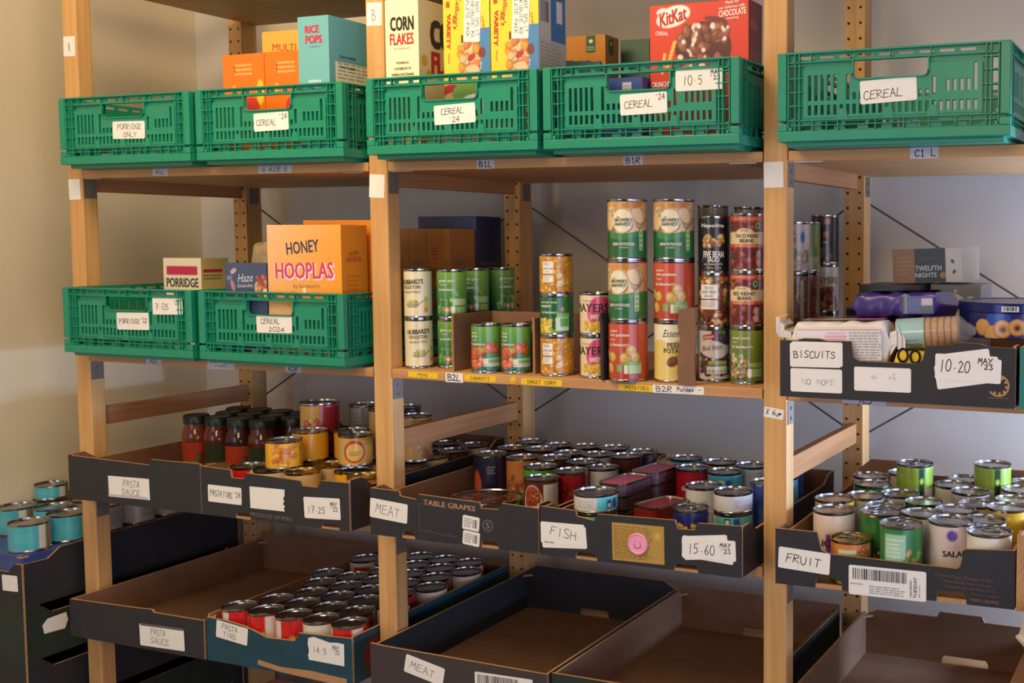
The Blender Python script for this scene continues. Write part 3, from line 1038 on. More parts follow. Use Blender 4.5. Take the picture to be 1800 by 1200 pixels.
# --- second level, right bay
x = 1.760
t = TRAY['bisc'] = tray('black card tray labelled BISCUITS on the second level of the right bay', x, S2, 0.390, 0.50, 0.097,
                        [(0, .094), (.032, .094), (.040, .098), (.070, .098), (.082, .095), (.124, .096), (.128, .070), (.138, .064), (.234, .064), (.243, .070), (.248, .093), (.290, .096), (.300, .100), (.336, .099), (.346, .095), (.390, .094)],
                        y=-0.073)
on_tray(t, x, 1.825, 1.262, S2, 0.089, 0.040, (), 0.5)
on_tray(t, x, 1.822, 1.260, S2, 0.088, 0.040, [('BISCUITS', -.001, .001, 0.011, 0.074)], 1.0, t=.0008, pen=.0013)
on_tray(t, x, 1.824, 1.218, S2, 0.090, 0.039, [('NO MORE', .004, -.002, 0.009, 0.060)], 0.5, inkm=M_FAINT)
on_tray(t, x, 1.937, 1.225, S2, 0.095, 0.039, [('9 4', .002, .004, 0.013, 0.046)], 0.5, inkm=M_FAINT)
on_tray(t, x, 2.070, 1.240, S2, 0.092, 0.038, (), 10.0)
on_tray(t, x, 2.074, 1.258, S2, 0.075, 0.036, (), 9.0, t=.0006)
on_tray(t, x, 2.079, 1.247, S2, 0.098, 0.038, (), -1.5, t=.0008)
on_tray(t, x, 2.073, 1.250, S2, 0.099, 0.040, [('10.20', -.018, .001, 0.018, 0.050), ('MAY', .030, .012, 0.008, 0.024), ("'23", .032, .003, 0.008, 0.022)], -1.0, t=.0010, pen=.0014)
mbl = MB()
for i in range(18):                                           # round emblem with a notched leaf cut out of it
    a0, a1 = R(-72 + i * 18), R(-54 + i * 18)
    r1, r0 = .0175, .0105 + .004 * (i % 2)
    mbl.quad([(r0 * math.sin(a0), -.0009, r0 * -math.cos(a0)), (r1 * math.sin(a0), -.0009, r1 * -math.cos(a0)),
              (r1 * math.sin(a1), -.0009, r1 * -math.cos(a1)), (r0 * math.sin(a1), -.0009, r0 * -math.cos(a1))]) if abs(i - 9) < 9 else None
mbl.quad([(-.016, -.0009, -.0195), (.016, -.0009, -.0195), (.016, -.0009, -.0190), (-.016, -.0009, -.0190)])
mbl.build('emblem', M_EDGEC, t, (2.124 - x - .195, -.25, 1.224 - S2))
# --- fourth level
x = 0.056
t = TRAY['saucelow'] = tray('empty black card tray labelled PASTA SAUCE on the fourth level', x, S4, 0.400, 0.54, 0.090,
                            [(0, .084), (.200, .088), (.250, .090), (.258, .084), (.40, .084)], hs=.084, hb=.10, side_cut=False, y=-.078)
on_tray(t, x, 0.335, 0.593, S4, 0.130, 0.048, [('PASTA', -.010, .009, 0.013, 0.044), ('SAUCE', -.006, -.010, 0.013, 0.056)], 1.5, inkm=M_INKG)
on_tray(t, x, 0.336, 0.616, S4, 0.126, 0.005, (), 1.5, m=M_INKG, t=.0007)
x = 0.462
t = TRAY['tinslow'] = tray('blue card tray labelled PASTA TINS filled with rows of small red tins', x, S4, 0.386, 0.53, 0.093,
                           [(0, .092), (.055, .091), (.100, .086), (.128, .080), (.155, .072), (.165, .069), (.238, .072), (.245, .078), (.250, .090), (.386, .096)],
                           hs=.098, outer=M_BLUEC, side_cut=False, y=-.076)
on_tray(t, x, 0.533, 0.628, S4, 0.086, 0.037, [('PASTA', -.006, .008, 0.011, 0.044), ('TINS', -.006, -.008, 0.010, 0.036)], -5.9, inkm=M_INKG)
on_tray(t, x, 0.782, 0.622, S4, 0.092, 0.048, [('14.5', -.016, 0, 0.012, 0.036), ('MAY', .026, .010, 0.008, 0.018), ("'23", .027, .001, 0.008, 0.018)], 0.5, inkm=M_INKG,
        outline=[(-.044, -.023), (.046, -.025), (.047, .020), (.030, .021), (.010, .019), (-.030, .026), (-.044, .022), (-.046, .010), (-.043, -.005), (-.046, -.014)])
MB().prism([(.140, .010), (.200, .003), (.330, -.002), (.372, .004), (.372, .012), (.280, .016), (.200, .013), (.142, .020)],
           lambda a, b, q: (a - .193, -.265 + q, b), -.0015, -.0003).build('torn_patch', M_EDGEC, t)
MB().lathe([(0.0001, 0), (.032, 0), (.032, .0006), (.0001, .0006)], 28).build('fruit_picture', mat('dark_red_print', (120, 26, 36), .5), t, (.193 + .0002, -.20, .045), (0, PI / 2, 0))
x = 0.902
t = TRAY['meatlow'] = tray('empty brown-lined card tray labelled MEAT on the fourth level', x, S4, 0.404, 0.53, 0.096,
                           [(0, .098), (.03, .096), (.404, .092)], hs=.092, hb=.108, side_cut=False, y=-.085,
                           back_top=[(0, .09), (.03, .108), (.374, .108), (.404, .09)], back_bottom=[(.175, .255, .020)], outer=mat('dark_brown_printed_card', (62, 54, 54), .65), inner=M_BLACKC)
on_tray(t, x, 1.031, 0.622, S4, 0.092, 0.036, [('MEAT', -.004, 0, 0.014, 0.060, -3)], -11, inkm=M_INKG)
_g = on_tray(t, x, 1.212, 0.613, S4, 0.128, 0.048, (), 1.0)
link('barcode_print', bpy.data.meshes['barcode_print'], _g)
x = 1.310
tray('empty brown card tray with dark green outside, right of the empty MEAT tray', x, S4, 0.384, 0.53, 0.092, None,
     hs=.09, hb=.102, side_cut=False, y=-.075, back_top=[(0, .10), (.384, .10)], back_bottom=[(.15, .23, .020)], outer=M_DGREENC)
x = 1.750
tray('empty brown card tray at the bottom right, against the knotty post', x, S4, 0.400, 0.53, 0.098, None, hs=.094, hb=.100, side_cut=False, y=-.075,
     back_top=[(0, .085), (.03, .100), (.14, .100), (.145, .112), (.235, .112), (.24, .100), (.37, .100), (.40, .085)], back_bottom=[(.13, .23, .020)])
# --- neighbours cut by the right edge of the photo
tray('teal card tray just entering at the right edge beside the biscuits tray', 2.156, S2, 0.385, 0.50, 0.096, outer=M_TEALC)
tray('bare card tray just entering at the right edge beside the fruit tray', 2.156, S3, 0.385, 0.50, 0.120, outer=M_EDGEC)
tag(MB().box(0, .38, 0, .50, 0, .222).build('cardboard_box', M_BROWNC, None, (2.158, -.16, S4), bevel=.003), 'closed brown cardboard box under the white bag, bottom right corner', 'box')
# ------------------------------------------------------------------ tins
WHITE = (238, 236, 232)


def cvs(r, h, rgb, cell=1.5):
    return Cv(-PI * r, PI * r, 0, h, cell, rgb)


def d_mushy(r, h):
    c = cvs(r, h, (226, 216, 182))
    c.pieces(-9, 9, 21, 29, 26, 4, 3.4, [(176, 178, 84), (160, 166, 70), (192, 190, 104)], 4)
    c.ell(0, 20, 14, 3, (150, 150, 130), 0, .7).rect(9, 24, 25, 27, (110, 104, 88), 0, 38)
    c.rect(24, 34, 6, 40, (206, 208, 180)).rect(25, 33, 28, 38, (150, 190, 110)).rect(25, 33, 18, 27, (200, 196, 90)).rect(25, 33, 8, 17, (214, 130, 80))
    return c, [("HUBBARD'S", -1, h * .77, 10, 47, (46, 40, 34), 3, .02), ('FOODSTORE', -1, h * .65, 7, 38, (70, 62, 52), 2, .01), ('MUSHY PEAS', -1, h * .54, 5, 36, (90, 82, 66), 2)]


def d_greenpeas(r, h):
    c = cvs(r, h, (70, 140, 50))
    c.grad(-30, 10, 20, h, (26, 92, 62), (132, 176, 62))
    c.pieces(-26, 10, 4, 34, 26, 5, 4.4, [(96, 160, 60), (70, 140, 56), (150, 192, 92)], 7)
    c.ell(14, 46, 9, 3, (120, 180, 60), -35)
    c.rect(6, 40, 22, 36, (150, 192, 110), 3).lines(9, 38, 23, 35, 4, (230, 240, 214), 3)
    c.rect(-10, 0, 8, 18, (220, 60, 70)).rect(-10, 0, 12, 14, WHITE).rect(-6, -4, 8, 18, WHITE)
    c.rect(3, 12, 6, 20, (228, 232, 220), 3).rect(14, 40, 6, 20, (120, 170, 80)).lines(15, 38, 7, 19, 3, (222, 236, 206), 5)
    return c, [('green peas', -6, h * .79, 6, 34, WHITE, 0, .01), ('by Sainsbury\'s', -6, h * .60, 6.5, 34, WHITE, 0, .015), ('in water', -12, h * .72, 3.5, 14, WHITE)]


def d_carrots(r, h):
    c = cvs(r, h, (50, 130, 70))
    c.grad(-30, 10, 16, h, (22, 100, 92), (120, 176, 64))
    c.pieces(-34, -14, 14, 42, 8, 11, 6, [(214, 92, 50), (226, 112, 66)], 3)
    c.pieces(-10, 34, 32, 48, 10, 12, 6, [(214, 92, 44), (226, 108, 56), (200, 80, 40)], 5)
    c.pieces(-16, 0, 8, 22, 8, 7, 6, [(226, 120, 84), (214, 96, 60)], 6)
    c.ell(2, 42, 6, 2.5, (150, 186, 70), 25).ell(-8, 38, 5, 2, (96, 150, 60), -20)
    c.rect(2, 46, 8, 24, (222, 226, 206), 2).rect(12, 44, 14, 22, (110, 170, 90)).lines(4, 44, 9, 13, 1, (130, 130, 110))
    return c, [('sliced', -18, h * .86, 5, 15, WHITE, 0, .01), ('carrots', -18, h * .78, 5, 17, WHITE, 0, .01), ('in water', -17, h * .70, 3.5, 14, WHITE), ("by Sainsbury's", -10, h * .60, 6.5, 32, WHITE, 0, .015)]


def d_corn(r, h):
    c = cvs(r, h, (206, 140, 34))
    c.pieces(-PI * r, PI * r, 0, h, 330, 4.6, 3.6, [(226, 164, 44), (236, 180, 62), (214, 148, 36), (196, 124, 28)], 8)
    c.rect(-24, 0, h * .28, h * .86, WHITE).rect(-24, 0, h * .47, h * .52, (170, 110, 50)).lines(-22, -4, h * .31, h * .45, 3, (150, 146, 150), 4)
    c.ell(13, h * .24, 6, 4.5, WHITE).rect(6, 17, h * .40, h * .54, (222, 200, 150), 2)
    return c, [('TESCO', -14, h * .79, 5, 15, (120, 110, 120)), ('SWEETCORN', -12, h * .66, 4.2, 21, (130, 126, 136)), ('in water', -13, h * .58, 3, 13, (150, 146, 150)), ('2x', 13, h * .24, 3.6, 7, (110, 100, 90))]


def d_sweetcorn2(r, h):
    c = cvs(r, h, (20, 92, 50))
    c.grad(-20, 0, 20, h, (14, 84, 48), (32, 110, 50))
    c.pieces(-32, 0, 0, 26, 60, 3.6, 3, [(226, 190, 50), (240, 208, 80)], 2)
    c.ell(-24, 8, 16, 8, (222, 180, 50), -30, .55).ell(-8, 7, 12, 5, (240, 214, 90), -25).ell(2, 3, 12, 4, (120, 170, 60), -30)
    c.rect(8, 36, h * .44, h * .56, (110, 176, 96), 3).rect(6, 34, 4, 30, (206, 220, 190), 2).rect(15, 33, 12, 28, (90, 160, 80))
    c.ell(20, h * .67, 4, 5, (190, 140, 60))
    return c, [('naturally sweet', -8, h * .86, 5, 36, WHITE, 0, .012), ('sweetcorn', -14, h * .76, 5, 24, WHITE, 0, .012), ("by Sainsbury's", -7, h * .58, 6, 34, WHITE, 0, .015)]


def d_pinkcorn(r, h):
    c = cvs(r, h, (228, 206, 176))
    c.ell(14, h * .55, 27, 30, (214, 70, 120))
    c.pieces(-18, 26, 3, 20, 46, 4.4, 3.6, [(240, 196, 40), (226, 176, 30), (250, 214, 80)], 3)
    c.rect(0, 34, h * .36, h * .50, (228, 110, 140))
    return c, [('MAYERS', -7, h * .67, 16, 74, (60, 44, 56), 0, .012), ('SWEETCORN', 14, h * .43, 8, 40, WHITE, 0, .02), ('Nurtured', -14, h * .86, 3, 16, (110, 90, 80))]


def d_grower(r, h):
    c = cvs(r, h, (214, 168, 110))
    c.pieces(-40, 44, h * .48, h + 2, 20, 20, 14, [(226, 190, 140), (236, 206, 160), (216, 170, 110)], 12, .12)
    c.ell(-14, h * .90, 16, 9, (206, 150, 84), 20).ell(16, h * .95, 20, 7, (196, 130, 60), 5)
    c.ell(-6, h * .66, 20, 21, (232, 226, 200))
    m = c.V < h * .46 + 6 * np.clip(np.abs(c.U + 6) / 40, 0, 1) - 3
    c.area(m, (30, 104, 54))
    c.grad(-30, 0, 30, 0, (24, 92, 50), (44, 120, 62), m)
    m2 = m & (c.V > h * .30 + .25 * np.abs(c.U + 10)) & (np.abs(c.U) < 34)
    c.area(m2, (58, 132, 74))
    c.ell(-27, h * .84, 4, 7, (226, 222, 206)).ell(-27, h * .84, 2.6, 5, (150, 150, 130))
    c.rect(27, 36, h * .12, h * .50, (206, 220, 190), 4)
    for k in range(4):
        c.ell(31.5, h * (.17 + .09 * k), 3.6, 3.2, (140, 176, 90))
    return c, [('THE', -14, h * .725, 3, 6, (70, 70, 50)), ("GROWER'S", -5, h * .675, 6.5, 35, (60, 66, 44), 0, .015), ('HARVEST', -5, h * .60, 6, 32, (60, 66, 44), 0, .012),
               ('NEW POTATOES', -4, h * .24, 5.5, 42, WHITE, 0, .015), ('in water', -3, h * .18, 3, 15, WHITE)]


def d_newpot(r, h):
    c = cvs(r, h, (196, 74, 40))
    c.grad(-20, h, 20, 0, (206, 84, 48), (176, 58, 30))
    for u, v, a, b in ((-20, 40, 10, 9), (8, 38, 10, 11), (20, 52, 11, 10), (28, 40, 9, 10), (-26, 20, 9, 10), (-34, 44, 8, 9)):
        c.ell(u, v, a, b, (150, 110, 40), 20).ell(u - .6, v + .8, a * .9, b * .9, (206, 172, 86), 20).ell(u - 3, v + 4, a * .5, b * .4, (226, 200, 126), 20, .8)
    c.rect(4, 40, 24, 32, (130, 176, 80), 3)
    c.rect(-9, 2, 14, 27, (120, 170, 80)).rect(6, 13, 10, 26, WHITE, 2).rect(13, 40, 10, 26, (150, 190, 120)).lines(14, 38, 11, 25, 3, (230, 240, 220), 3)
    return c, [('peeled', -17, h * .87, 6, 18, WHITE, 0, .015), ('new potatoes', -4, h * .79, 6.5, 42, WHITE, 0, .015), ('in water', -18, h * .72, 4, 14, WHITE), ("by Sainsbury's", -5, h * .62, 7, 42, WHITE, 0, .018)]


def d_essential(r, h):
    c = cvs(r, h, (230, 206, 120))
    m = c.V > h * .70 + 3 * np.sin(c.U / 7)
    c.area(m, (238, 232, 208))
    c.ell(-6, h * .33, 12, 9, (120, 66, 32), 25).ell(-8, h * .36, 8, 5, (140, 82, 44), 25)
    c.ell(16, h * .17, 14, 12, (228, 216, 190)).pieces(4, 30, 3, 24, 10, 5, 4, [(232, 222, 200), (222, 206, 170)], 4, .1)
    return c, [('Essential', 0, h * .84, 13, 46, (50, 50, 52), 0, -.004, .3), ('PEELED', 4, h * .63, 9, 40, (66, 70, 92), 0, .01), ('POTATOES', 4, h * .53, 9, 54, (66, 70, 92), 0, .01), ('in water', 8, h * .44, 3.5, 16, (110, 100, 90))]


def d_fivebean(r, h):
    c = cvs(r, h, (30, 28, 34))
    c.pieces(-18, 20, h * .48, h * .66, 22, 6, 4.6, [(206, 150, 60), (150, 70, 40), (226, 190, 120), (190, 130, 50)], 4)
    return c, [('Napolina', 0, h * .86, 9, 46, WHITE, 0, .015, .15), ('FIVE BEAN', 2, h * .32, 12, 40, WHITE, 0, .02), ('SALAD', 2, h * .215, 8, 22, WHITE, 0, .015),
               ('IN VINAIGRETTE', 2, h * .13, 3.4, 34, WHITE), ('400g 235g', 2, h * .06, 4.4, 28, (200, 198, 196))]


def d_beanmix(r, h):
    c = cvs(r, h, (120, 66, 44))
    c.pieces(-PI * r, PI * r, 0, h, 260, 6, 4.8, [(120, 40, 34), (196, 150, 90), (226, 196, 140), (96, 110, 50), (90, 36, 30), (206, 120, 60)], 15)
    c.rect(-25, 11, h * .33, h * .84, WHITE).rect(-25, 11, h * .52, h * .55, (110, 44, 40)).lines(-22, 8, h * .37, h * .50, 4, (140, 120, 120), 3)
    return c, [('TESCO', -7, h * .77, 5.5, 18, (90, 84, 92)), ('MIXED BEAN', -7, h * .69, 5, 28, (120, 116, 126)), ('SALAD', -7, h * .61, 5, 17, (120, 116, 126))]


def d_blackbean(r, h):
    c = cvs(r, h, (206, 196, 192))
    m = c.V > h * .86 - .004 * (c.U + 12) ** 2 * 0 + 6 * np.cos((c.U + 20) / 16) - 8
    c.area(m & (c.U > -6), (74, 52, 74))
    c.pieces(4, 40, h * .78, h + 2, 20, 5, 4, [(60, 40, 58), (84, 60, 84), (100, 140, 60)], 3)
    c.pieces(-30, 32, 8, h * .50, 110, 5.2, 4, [(80, 40, 48), (60, 28, 38), (104, 56, 60)], 7)
    c.ell(-2, h * .62, 30, 16, (214, 206, 200), -10)
    c.rect(-24, 2, h * .83, h * .93, (190, 40, 50), 1, 10)
    c.rect(-12, 28, h * .30, h * .38, (150, 180, 90), 2).rect(-15, 28, h * .11, h * .27, (222, 216, 214), 2)
    for k in range(5):
        c.rect(-13 + k * 8, -7 + k * 8, h * .13, h * .20, (170, 176, 120), 1)
    return c, [('Freshona', -11, h * .88, 5, 20, WHITE, 10, .01), ('Black Beans', -4, h * .66, 9, 40, (110, 90, 96), 6, -.004, .25)]


def _deli(r, h, t1, t2, seed):
    c = cvs(r, h, (110, 30, 32))
    c.pieces(-PI * r, PI * r, 0, h, 200, 6.4, 5, [(120, 32, 34), (96, 24, 30), (140, 48, 44), (150, 80, 60)], seed)
    c.rect(-PI * r, PI * r, h * .90, h, (206, 76, 44)).rect(-PI * r, PI * r, h * .40, h * .47, (206, 76, 44))
    c.rect(-PI * r, PI * r, h * .47, h * .70, (226, 206, 164)).ell(-2, h * .70, 17, h * .07, (226, 206, 164))
    c.ell(24, h * .82, 7, 8, (40, 84, 50)).ell(24, h * .82, 5, 6, (200, 214, 190)).ell(24, h * .82, 3, 4, (40, 84, 50))
    c.ell(26, h * .28, 6, 7, (206, 180, 170)).ell(26, h * .13, 6, 7, (206, 180, 170))
    return c, [(t1, 2, h * .625, 6.5, 46, (60, 40, 34), 0, .015), (t2, 2, h * .535, 6.5, 26, (60, 40, 34), 0, .015), ('IN TOMATO SAUCE', 0, h * .95, 4, 42, (240, 206, 190), 0, .01),
               ('IN TOMATO SAUCE', 0, h * .435, 3.6, 40, (240, 206, 190), 0, .01), ('FINE FOODS', -2, h * .725, 2.6, 16, (90, 70, 60))]


def d_taco(r, h):
    return _deli(r, h, 'TACO MIXED', 'BEANS', 21)


def d_kidney(r, h):
    return _deli(r, h, 'RED KIDNEY', 'BEANS', 33)


def d_lentils(r, h):
    c = cvs(r, h, (104, 128, 46))
    c.grad(-30, 0, 26, h, (70, 100, 34), (140, 156, 60))
    c.ell(-6, 24, 26, 20, (28, 60, 50)).pieces(-26, 14, 8, 40, 90, 3.6, 3, [(150, 110, 70), (190, 150, 100), (214, 196, 160), (120, 140, 70)], 6)
    c.pieces(-24, 0, 34, 48, 14, 5, 4, [(222, 206, 170), (120, 160, 80)], 9)
    c.rect(10, 44, 26, 34, (150, 186, 100), 3).rect(10, 18, 8, 24, WHITE, 2).rect(18, 44, 8, 24, (120, 166, 80)).lines(19, 42, 9, 23, 3, (220, 236, 206), 3)
    return c, [('green lentils', -4, h * .85, 6.5, 38, WHITE, 0, .015), ('in water', -17, h * .78, 4, 14, WHITE), ("by Sainsbury's", -2, h * .68, 7, 42, WHITE, 0, .018)]


def d_greyback(r, h):
    c = cvs(r, h, (128, 122, 120), 3)
    c.lines(-30, 30, 10, h - 10, 9, (96, 92, 92), 5)
    return c, []


def d_whitele(r, h):
    c = cvs(r, h, (206, 184, 170), 2)
    c.pieces(-20, 40, 4, h * .4, 40, 7, 6, [(196, 150, 120), (214, 170, 140), (120, 150, 80)], 5)
    c.ell(12, h * .72, 5, 11, (60, 100, 160))
    return c, [('L', -3, h * .82, 9, 6, (90, 80, 80)), ('E', -3, h * .66, 9, 6, (90, 80, 80))]


def d_olive(r, h):
    c = cvs(r, h, (116, 122, 44), 2)
    c.grad(-20, 0, 10, h, (120, 120, 60), (104, 116, 36))
    c.rect(-40, 40, 0, h * .3, (130, 140, 90)).lines(-30, 30, 3, h * .28, 5, (190, 200, 160), 3)
    return c, []


def d_darktall(r, h):
    c = cvs(r, h, (38, 34, 38), 2)
    c.rect(-2, 12, h * .84, h * .98, (190, 120, 104)).ell(2, h * .62, 6, 7, (206, 90, 40)).rect(-4, 5, h * .42, h * .46, (190, 190, 190))
    c.pieces(-20, 20, 4, h * .3, 30, 6, 5, [(100, 96, 70), (70, 66, 50)], 3)
    return c, []


def d_yes(r, h):
    c = cvs(r, h, (206, 196, 184), 2)
    c.pieces(-26, 30, 0, h * .5, 40, 8, 7, [(110, 40, 60), (190, 140, 60), (140, 70, 70)], 6)
    return c, [('MAYERS', 4, h * .7, 13, 60, (110, 90, 50), 0, .015)]


def d_chick(r, h):
    c = cvs(r, h, (150, 100, 60), 2)
    c.pieces(-PI * r, PI * r, 0, h, 170, 6, 5, [(176, 128, 80), (190, 150, 100), (140, 90, 56), (120, 70, 50)], 17)
    c.rect(-6, 2, 4, h * .9, (206, 200, 196)).rect(-30, -16, 4, h * .5, (150, 150, 140))
    return c, []


# --- tray tins
def bands(base, *layers, cell=2.5, seed=1):
    def f(r, h):
        c = cvs(r, h, base, cell)
        for L in layers:
            k = L[0]
            if k == 'b':
                c.rect(-PI * r, PI * r, h * L[1], h * L[2], L[3])
            elif k == 'p':
                c.rect(L[1], L[2], h * L[3], h * L[4], L[5], 1)
            elif k == 'l':
                c.lines(L[1], L[2], h * L[3], h * L[4], L[6], L[5], seed)
            elif k == 'f':
                c.pieces(L[1], L[2], h * L[3], h * L[4], L[6], L[7], L[7] * .8, L[5], seed)
            elif k == 'e':
                c.ell(L[1], h * L[2], L[3], L[4], L[5])
        return c, []
    return f


def bands_(fn):
    return fn


def with_text(fn, *items):
    def f(r, h):
        c, t = fn(r, h)
        return c, t + [(i[0], i[1], h * i[2]) + tuple(i[3:]) for i in items]
    return f


